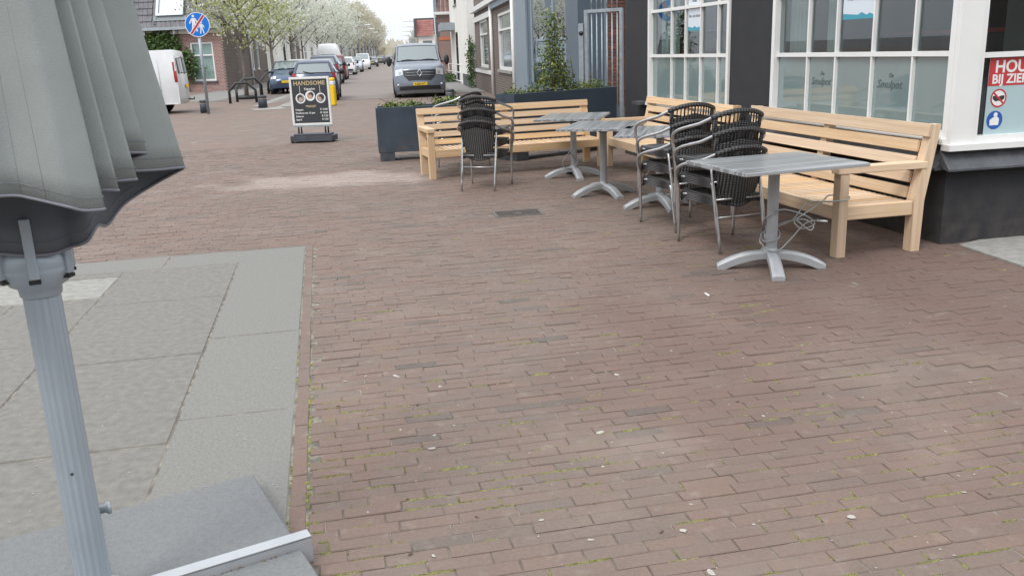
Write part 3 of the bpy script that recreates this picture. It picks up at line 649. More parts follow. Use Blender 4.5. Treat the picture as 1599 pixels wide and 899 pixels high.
MB().lathe([(.035, -.012), (.035, .012)], 14, M=Matrix.Translation((gl + .05, .062, 1.78)) @ Matrix.Rotation(math.pi / 2, 4, 'X')).build('lock', M_black, gate)

# ================================================================== SHOP behind the planters (street frame t=3.3)
def stbox(mbx, s0, s1, t0, t1, z0, z1, mi=0):
    vs = [ST(s0, t0, z0), ST(s1, t0, z0), ST(s1, t1, z0), ST(s0, t1, z0), ST(s0, t0, z1), ST(s1, t0, z1), ST(s1, t1, z1), ST(s0, t1, z1)]
    return mbx.add(vs, [(0, 1, 2, 3), (7, 6, 5, 4), (4, 5, 1, 0), (5, 6, 2, 1), (6, 7, 3, 2), (7, 4, 0, 3)], mi)
def s_at(x, t, y=80):
    d = ray(x, y); k = d[0] / d[1]      # X = kY ; t = X cos + Y sin(SD)
    Y = t / (k * math.cos(SD) + math.sin(SD)); X = k * Y; return -math.sin(SD) * X + math.cos(SD) * Y
T0 = 3.3
SH = [s_at(x, T0) for x in (903, 884, 862, 853, 829, 827, 805)]
shop = thing('shop_building', 'blue grey painted shop front with tall windows beside the gate', 'building')
mb = MB(); stbox(mb, SH[0], SH[1], T0, T0 + .5, 0, 5); mb.build('pillar', M_blueshop, shop); mb = MB(); stbox(mb, SH[2], SH[3], T0, T0 + .1, 0, 5); mb.build('pillar', M_blueshop, shop); mb = MB(); stbox(mb, SH[4], SH[6], T0, T0 + .5, 0, 5); mb.build('pillar', M_blueshop, shop)
mb = MB(); stbox(mb, SH[1], SH[4], T0 + .02, T0 + .45, -.02, .75); stbox(mb, SH[1], SH[4], T0 + .02, T0 + .45, 3.6, 5); mb.build('wall', M_blueshop, shop)
mb = MB(); stbox(mb, SH[0], SH[0] + .25, T0 + .5, T0 + 4, 0, 5); mb.build('side_wall', M_blueshop2, shop)
for i, (a, b) in enumerate(((SH[1], SH[2]), (SH[3], SH[4]))):
    mb = MB(); stbox(mb, a, b, T0 + .02, T0 + .03, .75, 3.6); wn = mb.build('window', M_glass, shop)
    mb = MB(); stbox(mb, a, a + .08, T0 + .004, T0 + .06, .75, 3.6); stbox(mb, b - .25, b, T0 + .004, T0 + .06, .75, 3.6); mb.build('frame', M_blueshop2, wn)
    mb = MB(); stbox(mb, a + .1, b - .3, T0 + .05, T0 + .06, .75, 1.65 if i else 1.3); mb.build('window_film', noisy('pale_film', (.30, .34, .34), .3, 3, .8), wn)
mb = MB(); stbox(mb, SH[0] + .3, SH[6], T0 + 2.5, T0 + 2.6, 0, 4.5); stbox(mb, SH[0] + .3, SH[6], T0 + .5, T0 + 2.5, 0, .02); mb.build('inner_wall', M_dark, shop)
mb = MB(); stbox(mb, SH[5] + .2, SH[6] - .2, T0 - .05, T0 - .003, 0, 5); mb.build('pilaster', M_blueshop2, shop)

# ================================================================== ROW of houses further down on the right
def facade_house(name, lab, s0, s1, t, h, mt, wins, trim=None, depth=7, roof=None, base=None, side=-1, roofmat=None, cat='house'):
    """street facing box; wins=(s0,s1,z0,z1) on the facade; side=-1 right hand row, +1 left hand row"""
    b = thing(name, lab, cat)
    t2 = t - side * depth; ya = t - side * .12
    mb = MB(); ss = sorted(set([s0, s1] + [v for w_ in wins for v in w_[:2]]))
    # facade strip split round the openings
    for a, c in zip(ss[:-1], ss[1:]):
        cuts = sorted([(w_[2], w_[3]) for w_ in wins if w_[0] <= a + 1e-6 and w_[1] >= c - 1e-6]); z = -.02
        for z0, z1 in cuts:
            if z0 > z: stbox(mb, a, c, min(t, ya), max(t, ya), z, z0)
            z = z1
        if z < h: stbox(mb, a, c, min(t, ya), max(t, ya), z, h)
    lo, hi = min(ya, t2), max(ya, t2)
    stbox(mb, s0, s0 + .15, lo, hi, -.02, h); stbox(mb, s1 - .15, s1, lo, hi, -.02, h); stbox(mb, s0 + .15, s1 - .15, (hi - .1 if side < 0 else lo), (hi if side < 0 else lo + .1), -.02, h)
    stbox(mb, s0 + .15, s1 - .15, lo + .1, hi - .1, h - .12, h - .02)
    mb.build('wall', mt, b)
    for w_ in wins:
        fr = MB(); yi0 = t - side * .02; yi1 = t - side * .1; a, c = sorted((yi0, yi1)); f = .09
        stbox(fr, w_[0], w_[0] + f, a, c, w_[2], w_[3]); stbox(fr, w_[1] - f, w_[1], a, c, w_[2], w_[3]); stbox(fr, w_[0] + f, w_[1] - f, a, c, w_[3] - f, w_[3]); stbox(fr, w_[0] + f, w_[1] - f, a, c, w_[2], w_[2] + f)
        if w_[3] - w_[2] > 1.3: zc = w_[2] + (w_[3] - w_[2]) * .7; stbox(fr, w_[0] + f, w_[1] - f, a, c, zc - .03, zc + .03)
        fo_ = fr.build('window', trim or M_white, b)
        g_ = MB(); y_ = t - side * .09; stbox(g_, w_[0] + f, w_[1] - f, min(y_, y_ - side * .01), max(y_, y_ - side * .01), w_[2] + f, w_[3] - f); g_.build('pane', M_carglass, fo_)
        si = MB(); a, c = sorted((t + side * .06, t - side * .02)); stbox(si, w_[0] - .05, w_[1] + .05, a, c, w_[2] - .08, w_[2] - .002); si.build('sill', M_slab_light, fo_)
    if roof:
        ov = .25; rt = (t + t2) / 2; mb = MB(); e = t + side * ov; e2 = t2 - side * ov; v_ = [ST(s0 - .05, e, h - .02), ST(s1 + .05, e, h - .02), ST(s1 + .05, rt, h + roof), ST(s0 - .05, rt, h + roof), ST(s0 - .05, e2, h - .02), ST(s1 + .05, e2, h - .02)]
        mb.add(v_, [(0, 1, 2, 3), (3, 2, 5, 4), (0, 3, 4), (1, 5, 2), (0, 4, 5, 1)]); mb.build('roof', roofmat or M_roof, b)
    return b
M_roof = noisy('roof_tiles_dark', (.07, .068, .07), .25, 3, .7, bump=.6, bscale=14, stretch=(1, 1, 4))
M_roofred = noisy('roof_tiles_red', (.30, .09, .06), .2, 3, .7, bump=.6, bscale=14, stretch=(1, 1, 4))
M_brown = far_brick_mat('brown_house_brick', (.085, .062, .053), (.13, .095, .08), (.20, .175, .155), .22, .075, (R(90), 0, R(-96.45)), .014)
M_redbrick = far_brick_mat('red_house_brick', (.26, .10, .08), (.20, .08, .07), (.26, .22, .20), .22, .075, (R(90), 0, R(-96.45)), .012)
M_redbrick_f = far_brick_mat('red_house_brick_front', (.28, .14, .12), (.17, .085, .085), (.40, .34, .31), .22, .075, (R(90), 0, R(4)), .012)
M_whitewall = noisy('white_plaster', (.72, .71, .67), .05, 1, .8); M_grey_wall = noisy('grey_plaster', (.40, .40, .40), .08, 1, .8)
sb = lambda x, t=3.25: s_at(x, t)
T1 = 3.3
z35 = lambda x, y, t=3.3: None
s1_, s2_, s3_, s4_ = SH[6] + .02, sb(776), sb(797), sb(741)
brown = facade_house('brown_brick_house', 'brown brick house with tall white framed windows and white downpipes', s1_, s4_, T1, 3.15, M_brown, [(s3_, s2_, .95, 2.75), (sb(760), sb(748), .95, 2.75)])
mb = MB(); stbox(mb, s1_, s4_, T1 - .2, T1 + .4, 3.15, 3.32); mb.build('gutter', M_white, brown)
mb = MB(); stbox(mb, s1_, sb(770), T1 - .06, T1 - .002, 3.32, 5.2); stbox(mb, s1_, sb(770), T1 - .12, T1 - .003, 2.95, 3.14); mb.build('sign_board', M_blueshop2, brown)
mb = MB(); stbox(mb, s1_, s4_, T1 + .0, T1 + .4, 3.32, 5.4); mb.build('upper_wall', M_brown, brown)
mb = MB(); stbox(mb, sb(768), s4_, T1 - .08, T1 - .003, 2.75, 2.95); stbox(mb, sb(768), s4_, T1 - .05, T1 - .003, .72, .86); mb.build('band', M_white, brown)
for x in (803, 769):
    q = ST(sb(x), T1 - .07); MB().tube([(q.x, q.y, .05), (q.x, q.y, 3.15)], .06, 8).build('downpipe', M_white, brown)
sw0, sw1 = s4_ + .02, sb(708, 2.85)
wh = facade_house('white_plastered_house', 'white plastered house with dark door and front railing beyond the brown house', s4_ + 1.0, sb(706, 3.1), 3.05, 6.5, M_whitewall, [(sb(716, 3.05), sb(712, 3.05), .1, 2.6), (sb(716, 3.05), sb(712, 3.05), 4.0, 5.4)], trim=M_dark)
mb = MB(); stbox(mb, s4_ + .95, s4_ + 5, 3.02, 3.047, .0, .55); mb.build('plinth', M_slate, wh)
mb = MB(); stbox(mb, sb(712, 3.05), sb(706, 3.05), 2.3, 3.04, 2.75, 3.15); mb.build('awning_box', M_galv, wh)
def front_box(mbx, x0, x1, zlo, ztop, Y, depth, mi=0):
    a_, b_ = AT(x0, 90, Y), AT(x1, 90, Y); return mbx.box((a_.x, Y, zlo), (b_.x, Y + depth, ztop), mi)
def ZY(y, Y, x=695): return AT(x, y, Y).z
M_lintel = noisy('orange_lintel', (.50, .17, .09), .1, 3, .8); M_greybrick = far_brick_mat('pinkish_brick', (.27, .17, .15), (.22, .14, .13), (.30, .25, .23), .22, .075, (R(90), 0, R(.01)), .012)
Yh = 55.5
hb = thing('red_lintel_house', 'brick house with orange lintel bands and tiled upper storey behind the parked grey van', 'house')
x_a, x_b = AT(684, 90, Yh).x, AT(720, 90, Yh).x
mb = MB(); mb.box((x_a, Yh, 0), (x_b, Yh + 6, ZY(23, Yh))); mb.build('wall', M_greybrick, hb)
for (xa, xb, ya, yb_) in ((690, 712, 42, 37), (687, 712, 63, 58), (683.9, 692, 103, 97)):
    mb = MB(); front_box(mb, xa, xb, ZY(ya, Yh), ZY(yb_, Yh), Yh - .03, .028); mb.build('lintel', M_lintel, hb)
mb = MB(); front_box(mb, 685.5, 688.5, ZY(58, Yh), ZY(36, Yh), Yh - .02, .018); mb.build('window', M_carglass, hb)
mb = MB(); front_box(mb, 682, 716, ZY(22.5, Yh), ZY(19, Yh), Yh - .35, .4); mb.build('gutter', M_white, hb)
zr = ZY(19, Yh); mb = MB()
for r_ in range(9):
    for c_ in range(12):
        x = AT(686, 90, Yh).x + c_ * .26; y0 = Yh - .1 + r_ * .10; z0 = zr + r_ * .32
        mb.add([(x, y0, z0), (x + .12, y0 - .05, z0), (x + .25, y0, z0), (x + .25, y0 + .12, z0 + .34), (x + .12, y0 + .07, z0 + .34), (x, y0 + .12, z0 + .34)], [(0, 1, 4, 5), (1, 2, 3, 4)])
mb.build('roof_tiles', noisy('brown_roof_tile', (.19, .11, .095), .25, 3, .7, coord='World'), hb, kind='stuff')
mb = MB(); front_box(mb, 681, 686, zr, zr + 4, Yh - .05, 2); mb.build('dormer_side', M_blueshop2, hb)
pq = AT(682.5, 90, Yh); MB().tube([(pq.x, Yh - .12, 0), (pq.x, Yh - .12, zr)], .05, 6).build('downpipe', M_galv, hb)
Yr = 76
hr = thing('red_roof_house', 'low white house with a red tiled roof above the grey van', 'house')
mb = MB(); front_box(mb, 655, 683, 0, ZY(56, Yr, 665), Yr, 6); mb.build('wall', M_whitewall, hr)
mb = MB(); front_box(mb, 662, 676, ZY(76, Yr, 665), ZY(64, Yr, 665), Yr - .04, .035); mb.build('window', M_carglass, hr)
zr = ZY(56, Yr, 665); zt_ = ZY(31, Yr, 665); xa, xb = AT(652, 90, Yr).x, AT(679, 90, Yr).x; nr = 9; mb = MB()
for r_ in range(nr):
    z0 = zr + (zt_ - zr) * r_ / nr; z1 = zr + (zt_ - zr) * (r_ + 1) / nr; y0 = Yr - .2 + .12 * r_; mb.add([(xa, y0 - .06, z0), (xb, y0 - .06, z0), (xb, y0 + .12, z1 + .02), (xa, y0 + .12, z1 + .02), (xa, y0 + .02, z0), (xb, y0 + .02, z0)], [(0, 1, 2, 3), (0, 4, 5, 1)])
mb.build('roof_tiles', noisy('red_roof_tile', (.27, .11, .095), .2, 3, .7, coord='World'), hr, kind='stuff')
mb = MB(); mb.box((xa - .12, Yr - .3, zr - .1), (xa - .005, Yr + 1.2, zt_ + .1)); mb.build('verge_board', M_slate, hr); mb = MB(); mb.box((xa - .12, Yr + .9, zt_ + .03), (xb + .2, Yr + 3, zt_ + .16)); mb.build('ridge', M_slate, hr)
facade_house('far_terrace_house', 'distant grey terrace house at the right end of the street', 190, 300, 3.8, 5.5, M_grey_wall, [(200, 206, 1, 3), (214, 220, 1, 3)], roof=3)
# railing in front of the white house
rl = thing('front_railing', 'white metal railing in front of the white plastered house', 'railing')
ra, rb = G(735, 135), G(697, 124)
for z in (.95, .55, .12):
    MB().tube([(ra.x, ra.y, z), (rb.x, rb.y, z)], .022, 6).build('rail', M_white, rl)
for i in range(7):
    p = ra.lerp(rb, i / 6); MB().tube([(p.x, p.y, 0), (p.x, p.y, .97)], .02, 6).build('post', M_white, rl)

# ================================================================== BRICK HOUSE on the left
HY0 = 50.4
hA = G(203, 144.5); hB = G(349, 142)
hA.y = HY0 + .3; hB.y = HY0 - .2
hA = Vector((AT(150, 60, 50.8).x, 50.8, 0)); hB = Vector((AT(350, 110, 50.2).x, 50.2, 0))
hang = math.atan2((hB - hA).y, (hB - hA).x); hl = (hB - hA).length
house = thing('brick_house', 'red brick corner house with dark tiled roof and white curtained window', 'house', hA, hang)
def HX(x, y=90):   # image column -> local x on the front wall
    d = ray(x, y); nx, ny = -math.sin(hang), math.cos(hang); t = (hA.x * nx + hA.y * ny) / (d[0] * nx + d[1] * ny); return (Vector((d[0] * t, d[1] * t, 0)) - hA).dot(Vector((math.cos(hang), math.sin(hang), 0)))
def HZ(x, y):
    d = ray(x, y); nx, ny = -math.sin(hang), math.cos(hang); t = (hA.x * nx + hA.y * ny) / (d[0] * nx + d[1] * ny); return CAM_H + d[2] * t
ez = 3.42; wx0, wx1, wz0, wz1 = HX(298), HX(334), HZ(318, 127), HZ(310, 66)
mb = MB().box((0, 0, -.03), (wx0, .25, ez)).box((wx1, 0, -.03), (hl, .25, ez)).box((wx0, 0, -.03), (wx1, .25, wz0)).box((wx0, 0, wz1), (wx1, .25, ez))
mb.build('front_wall', M_redbrick_f, house); MB().box((0, .25, -.03), (.25, 9, ez)).build('left_wall', M_redbrick_f, house); MB().box((hl - .25, .25, -.03), (hl, 2.2, ez)).build('right_wall', M_brown, house)
wd = MB().box((wx0, .06, wz0), (wx0 + .1, .16, wz1)).box((wx1 - .1, .06, wz0), (wx1, .16, wz1)).box((wx0 + .1, .06, wz0), (wx1 - .1, .16, wz0 + .1)).box((wx0 + .1, .06, wz1 - .1), (wx1 - .1, .16, wz1)).box((wx0 + .1, .06, wz0 + 1.35), (wx1 - .1, .16, wz0 + 1.43)).build('window', M_white, house)
MB().box((wx0 + .1, .13, wz0 + .1), (wx1 - .1, .14, wz1 - .1)).build('pane', M_glass, wd)
MB().grid(lambda u, v: (wx0 + .1 + (wx1 - wx0 - .2) * u, .2 + .015 * math.sin(u * 60), wz0 + .1 + (wz1 - wz0 - .2) * v), 50, 1).build('curtain', noisy('green_white_curtain', (.68, .80, .72), .1, 3, .9, stretch=(6, 1, .1)), wd)
MB().box((wx0 - .08, -.09, wz0 - .09), (wx1 + .08, .06, wz0 - .002)).build('sill', M_slate, wd)
MB().box((-.3, -.18, ez - .32), (hl + .15, -.002, ez - .12)).build('frieze', noisy('cream_frieze', (.55, .53, .48), .05, 2, .7), house)
gt = MB().box((-.3, -.55, ez - .10), (hl + .2, -.2, ez + .06)); gt.build('gutter', M_galv, house)
for i in range(int(hl / .85)): MB().box((.3 + i * .85, -.30, ez - .34), (.42 + i * .85, -.19, ez - .11)).build('bracket', M_white, house)
# roof with real tiles: rows and columns of little curved tiles (each ~7 px in the picture)
RA = R(66); rt = MB(); rl_ = 5.2
dsx0, dsx1 = HX(248, 0), HX(283, 0)
rt.add([(-.3, -.45, ez + .02), (hl + .2, -.45, ez + .02), (hl + .2, -.45 + rl_ * math.cos(RA), ez + .02 + rl_ * math.sin(RA)), (-.3, -.45 + rl_ * math.cos(RA), ez + .02 + rl_ * math.sin(RA))], [(0, 1, 2, 3)])
for r_ in range(13):
    for c in range(int((hl + .5) / .27)):
        x = -.3 + c * .27; d0 = r_ * .38
        if dsx0 - .3 < x + .13 < dsx1 + .3 and 1 <= r_ < 6: continue
        vs = []
        for (dd, lift) in ((d0, .075), (d0 + .40, .02)):
            for (xx, ll) in ((0, .0), (.10, .05), (.20, .0), (.262, .012)):
                y_ = -.45 + dd * math.cos(RA) - (lift + ll) * math.sin(RA); z_ = ez + .02 + dd * math.sin(RA) + (lift + ll) * math.cos(RA); vs.append((x + xx, y_, z_))
        vs += [(vs[i][0], vs[i][1] + .03, vs[i][2] - .05) for i in range(4)]
        rt.add(vs, [(0, 1, 5, 4), (1, 2, 6, 5), (2, 3, 7, 6), (8, 9, 1, 0), (9, 10, 2, 1), (10, 11, 3, 2)])
rt.build('roof_tiles', noisy('dark_roof_tile', (.15, .148, .16), .22, 2.5, .6, coord='World'), house, kind='stuff')
def RP(x, d, lift): return (x, -.45 + d * math.cos(RA) - lift * math.sin(RA), ez + .02 + d * math.sin(RA) + lift * math.cos(RA))
def rbox(x0, x1, d0, d1, l0, l1): return [RP(x, d, l) for l in (l0, l1) for x, d in ((x0, d0), (x1, d0), (x1, d1), (x0, d1))]
BF = [(0, 3, 2, 1), (4, 5, 6, 7), (0, 1, 5, 4), (1, 2, 6, 5), (2, 3, 7, 6), (3, 0, 4, 7)]
dm = .62
sk = MB()
for a in (rbox(dsx0 - .14, dsx0, dm, 2.3, .05, .22), rbox(dsx1, dsx1 + .14, dm, 2.3, .05, .22), rbox(dsx0, dsx1, dm, dm + .13, .05, .22), rbox(dsx0, dsx1, 2.17, 2.3, .05, .22)): sk.add(a, BF)
sk = sk.build('roof_window', M_galv, house)
MB().add(rbox(dsx0, dsx1, dm + .13, 2.17, .08, .13), BF).build('blind', mat('white_blind', (.60, .62, .70), .5), sk)
MB().add(rbox(dsx0 - .3, dsx1 + .3, .36, dm, .03, .10), BF).build('flashing', noisy('lead', (.20, .23, .25), .1, 5, .6), sk)
# ivy on the wall
M_leaf = noisy('ivy_leaf', (.035, .075, .02), .0, 3, .7, coord='World', base2=(.09, .15, .035)); M_leaf2 = noisy('shrub_leaf', (.10, .14, .03), 0, 4, .6, coord='World', base2=(.27, .30, .06))
def leafcloud(mb, pts, n, size, r_, spread, nm=1, flat=None, mi0=0):
    for _ in range(n):
        c = r_.choice(pts); p = Vector((c[0] + r_.gauss(0, spread[0]), c[1] + r_.gauss(0, spread[1]), c[2] + r_.gauss(0, spread[2]))); s_ = size * r_.uniform(.6, 1.4)
        a = Vector((r_.gauss(0, 1), r_.gauss(0, 1), r_.gauss(0, 1))).normalized(); b = a.cross(Vector((r_.gauss(0, 1), r_.gauss(0, 1), r_.gauss(0, 1)))).normalized()
        mb.add([p - a * s_, p - b * s_ * .5, p + a * s_, p + b * s_ * .5 + a * .1 * s_], [(0, 1, 2, 3)], mi0 + (r_.randrange(nm) if nm > 1 else 0))
mb = MB(); vp = []
for (x, y) in ((222, 80), (228, 72), (238, 66), (248, 60), (255, 54), (262, 58), (243, 74), (256, 72), (270, 76), (280, 85), (288, 94), (292, 104), (284, 100), (276, 92), (265, 82), (290, 112), (250, 66), (233, 88), (286, 118), (272, 64)):
    vp.append((HX(x), -.2, HZ(x, y)))
leafcloud(mb, vp, 2600, .11, rnd, (.32, .14, .26)); iv = mb.build('foliage', M_leaf)
tr = thing('climbing_plant', 'green climbing plant spreading over the brick wall above the white van', 'plant', hA, hang); iv.parent = tr
MB().tube([(vp[15][0], -.08, 0), (vp[12][0], -.09, 1.2), (vp[10][0], -.06, 2.0), (vp[4][0], -.06, 3.0)], [.05, .04, .03, .015], 6).build('stem', noisy('bark_brown', (.10, .08, .06), .2, 8, .9), tr)
# side wall of the house along the street
ts = -10.0; 
stc = (math.cos(SD) * hB.x + math.sin(SD) * hB.y); s_h0 = -math.sin(SD) * hB.x + math.cos(SD) * hB.y
TL = stc
sl = lambda x: s_at(x, TL, 100)
wz = [(sl(a), sl(b), 1.0, 3.0) for a, b in ((357, 362), (367, 372), (394, 398), (402, 406))]
hs = facade_house('side_terrace', 'brown brick side of the corner house with four narrow white windows', s_h0 + 1.3, sl(418), TL, 3.6, M_brown, [(a, b, .95, 2.95) for a, b, _, _ in wz], side=1, depth=8, roof=3.2)
pq = ST(sl(391), TL + .1); MB().tube([(pq.x, pq.y, .05), (pq.x, pq.y, 3.6)], .06, 8).build('downpipe', M_white, hs)
wl = facade_house('white_terrace_house', 'bright white house behind the blossom trees on the left', sl(418) + .1, sl(455), TL, 6.2, M_whitewall, [(sl(444), sl(448), .6, 2.9), (sl(436), sl(440), 3.6, 5.2)], side=1, depth=8, roof=3, trim=M_dark)
facade_house('brown_terrace_house', 'brown terrace house behind the white parked car', sl(455) + .1, sl(470), TL, 5.6, M_brown, [(sl(462), sl(465), .8, 2.9)], side=1, depth=8, roof=3)
facade_house('pale_terrace_house', 'pale terrace houses with dark roof behind the far blossom trees', sl(470) + .1, 150, TL, 5.8, M_whitewall, [(95 + i * 7, 97.5 + i * 7, .9, 2.8) for i in range(7)] , side=1, depth=8, roof=3.4)
facade_house('distant_terrace', 'most distant grey terrace on the left of the street', 151, 420, TL, 5.5, M_grey_wall, [(160 + i * 12, 165 + i * 12, .9, 2.8) for i in range(10)], side=1, depth=8, roof=3.2)

# ================================================================== BENCHES
def bench(lab, x, y, th, Ln, D, Z, S, A, nslat, xo=.10):
    t = thing('wooden_bench', lab, 'bench', (x, y, 0), th, 'slatted wooden benches')
    lw = .085; bw = .075
    for u in (0, Ln - lw):
        MB().box((u, 0, 0), (u + lw, bw, A - .055), bev=.004).build('front_leg', M_woodz, t)
    for u in (0, Ln / 2 - lw / 2, Ln - lw):
        mid = abs(u - Ln / 2) < .2; p = [(D - bw, S - .1 if mid else 0), (D, S - .1 if mid else 0), (D + .01, S), (D + xo, Z - (.02 if not mid else .05)), (D + xo - .062, Z - (.02 if not mid else .05)), (D - bw, S + .02)]
        Mp = Matrix(((0, 0, 1, u), (1, 0, 0, 0), (0, 1, 0, 0), (0, 0, 0, 1)))
        MB().prism(p, 0, lw, M=Mp).build('back_leg', M_woodz, t)
    yb = lambda z: D - bw + (z - S - .02) / (Z - S - .02) * (xo + .012)        # face of the sloping back
    for u in (-.006, Ln - lw - .006):
        MB().box((u, -.02, A - .053), (u + lw + .012, yb(A) + .03, A), bev=.005).build('armrest', M_woody, t)
        MB().box((u + .014, bw + .002, S - .10), (u + lw - .002, D - bw - .002, S + .002), bev=.004).build('side_rail', M_woody, t)
    MB().box((lw + .002, .004, S - .10), (Ln - lw - .002, .045, S), bev=.004).build('front_rail', M_woodx, t)
    MB().box((lw + .002, D - bw - .05, S - .10), (Ln - lw - .002, D - bw - .01, S - .02), bev=.003).build('back_rail', M_woodx, t)
    n = nslat; a0, a1 = lw + .006, Ln - lw - .006; pt = (a1 - a0) / n
    sm = MB().box((0, .048, -.020), (pt - .025, D - bw + .0, 0), bev=.003).mesh('slat', M_woody)
    for i in range(n): ob('slat', sm, t, (a0 + i * pt, 0, S - .001 - rnd.uniform(0, .0015)))
    MB().box((lw + .01, .046, S - .06), (Ln - lw - .01, .075, S - .024)).build('slat_bearer', M_woodx, t)
    nb = 5; pitch = (Z - S - .015) / nb; sl_ = math.atan2(xo + .012, Z - S)
    for i in range(nb):
        z0 = S + .02 + i * pitch; h_ = pitch - .028; y0 = yb(z0) - .022
        if i == nb - 1: h_ += .012
        ins = 0 if i < nb - 1 else 0
        # the top board lies over the posts; the others sit between them, proud of the mid post
        u0, u1 = (-.01, Ln + .01) if i == nb - 1 else (lw * .0 + .012, Ln - .012)
        u0, u1 = (0, Ln) if i == nb - 1 else (lw + .002, Ln - lw - .002)
        Mr = Matrix.Translation((0, y0, z0)) @ Matrix.Rotation(-sl_, 4, 'X')
        if i == nb - 1: MB().box((u0, -.004, .0), (u1, .026, h_), M=Mr, bev=.003).build('back_board', M_woodx, t)
        else: MB().box((u0, .0, .0), (u1, .024, h_), M=Mr, bev=.003).build('back_board', M_woodx, t)
    return t
BTH = -(math.pi / 2 - FA)
bench('wooden slatted bench in front of the two blue planters, behind the left chair stack', -.985, 11.15, R(16.5), 2.40, .60, .875, .37, .64, 32)
bench('wooden slatted bench along the cafe under the far window, behind the rear tables', 1.33, 11.87, BTH, 2.50, .58, .91, .385, .63, 34)
bench('nearest wooden slatted bench against the black cafe wall, cabled to the near table', 1.790, 8.81, BTH, 2.665, .69, .945, .375, .665, 38)

# ================================================================== TABLES
def table(lab, x, y, th, along_y, base_ang, LX=.94, LY=.77, tz=.752, fr=.37, cross=None):
    t = thing('bistro_table', lab, 'table', (x, y, 0), th + (math.pi / 2 if along_y else 0), 'grey laminate bistro tables')
    if along_y: base_ang -= math.pi / 2
    hx, hy = LX / 2, LY / 2
    MB().box((-hx + .008, -hy + .006, tz - .024), (hx - .008, hy - .006, tz), bev=.003).build('tabletop', M_plank, t)
    for s_ in (-1, 1): MB().box((-hx, s_ * hy - .006, tz - .027), (hx, s_ * hy + .006, tz - .0045), bev=.002).build('edge_band', M_edge, t)
    for s_ in (-1, 1):      # plank ends showing on the short edges
        for k in range(34):
            y0 = -hy + .006 + k * (2 * hy - .012) / 34; MB().box((s_ * hx - .0075, y0 + .0006, tz - .025), (s_ * hx + .002, y0 + (2 * hy - .012) / 34 - .0006, tz - .004)).build('plank_end', [M_plank_dark, M_plank_pale][rnd.randrange(2)], t)
    MB().box((-.16, -.05, tz - .045), (.16, .05, tz - .0242)).lathe([(.05, tz - .08), (.075, tz - .046)], 14).build('bracket', M_black, t)
    pr_ = []; 
    v_ = []
    for k in range(32):
        a = 2 * math.pi * k / 32; r_ = .036 + (.0025 if k % 2 else 0); v_.append((r_ * math.cos(a), r_ * math.sin(a)))
    MB().prism(v_, .085, tz - .075).build('column', M_alu_dull, t)
    for k in range(4):
        a = base_ang + k * math.pi / 2; Mr = Matrix.Rotation(a, 4, 'Z')
        def foot(u, v):
            s_ = u; x_ = .0 + fr * s_; zt = .098 * (1 - s_ ** 2.6) + .030; zb = max(.0, .072 * (1 - (s_ / .84) ** 2.2)) if s_ < .84 else 0.0
            w_ = .036 + .006 * s_; q = [(-1, 0), (-1, .75), (-.6, 1), (.6, 1), (1, .75), (1, 0)][int(round(v * 5))]
            return Mr @ Vector((x_, q[0] * w_, zb + (zt - zb) * q[1]))
        f = MB().grid(foot, 14, 5, smooth=False); n0 = 14 * 6; f.f.append([n0 + i for i in range(6)]); f.m.append(0); f.sm.append(False)
        for i in range(14): f.f.append([i * 6 + 5, (i + 1) * 6 + 5, (i + 1) * 6, i * 6]); f.m.append(0); f.sm.append(False)
        ft = f.build('foot', M_alu_dull, t)
        MB().lathe([(.016, 0.0), (.016, .006)], 10, c=tuple(Mr @ Vector((fr * .95, 0, -.001)))).build('foot_pad', M_black, ft)
    MB().lathe([(.052, .10), (.055, .125), (.042, .14), (.039, .15)], 20).build('collar', M_alu_dull, t)
    return t
M_plank_dark = mat('plank_end_dark', (.19, .195, .20), .4); M_plank_pale = mat('plank_end_pale', (.32, .33, .34), .4)
def AYp(v): return v
table('nearest grey plank-look table, standing left of the near bench and cabled to its leg', 1.835, 6.02, R(17), False, R(-8 - 17))
table('rearmost grey table in front of the bench by the planters', .83, 10.95, R(-14), True, R(8 + 14) , LX=1.05)
table('grey table with the four-armed foot turned cornerwise, second from the back', 1.04, 9.5, R(-18), True, R(40), LX=1.0)
table('grey table half hidden behind the chair stacks, in front of the far window bench', 1.50, 8.62, R(-14), True, R(25), LX=1.0)

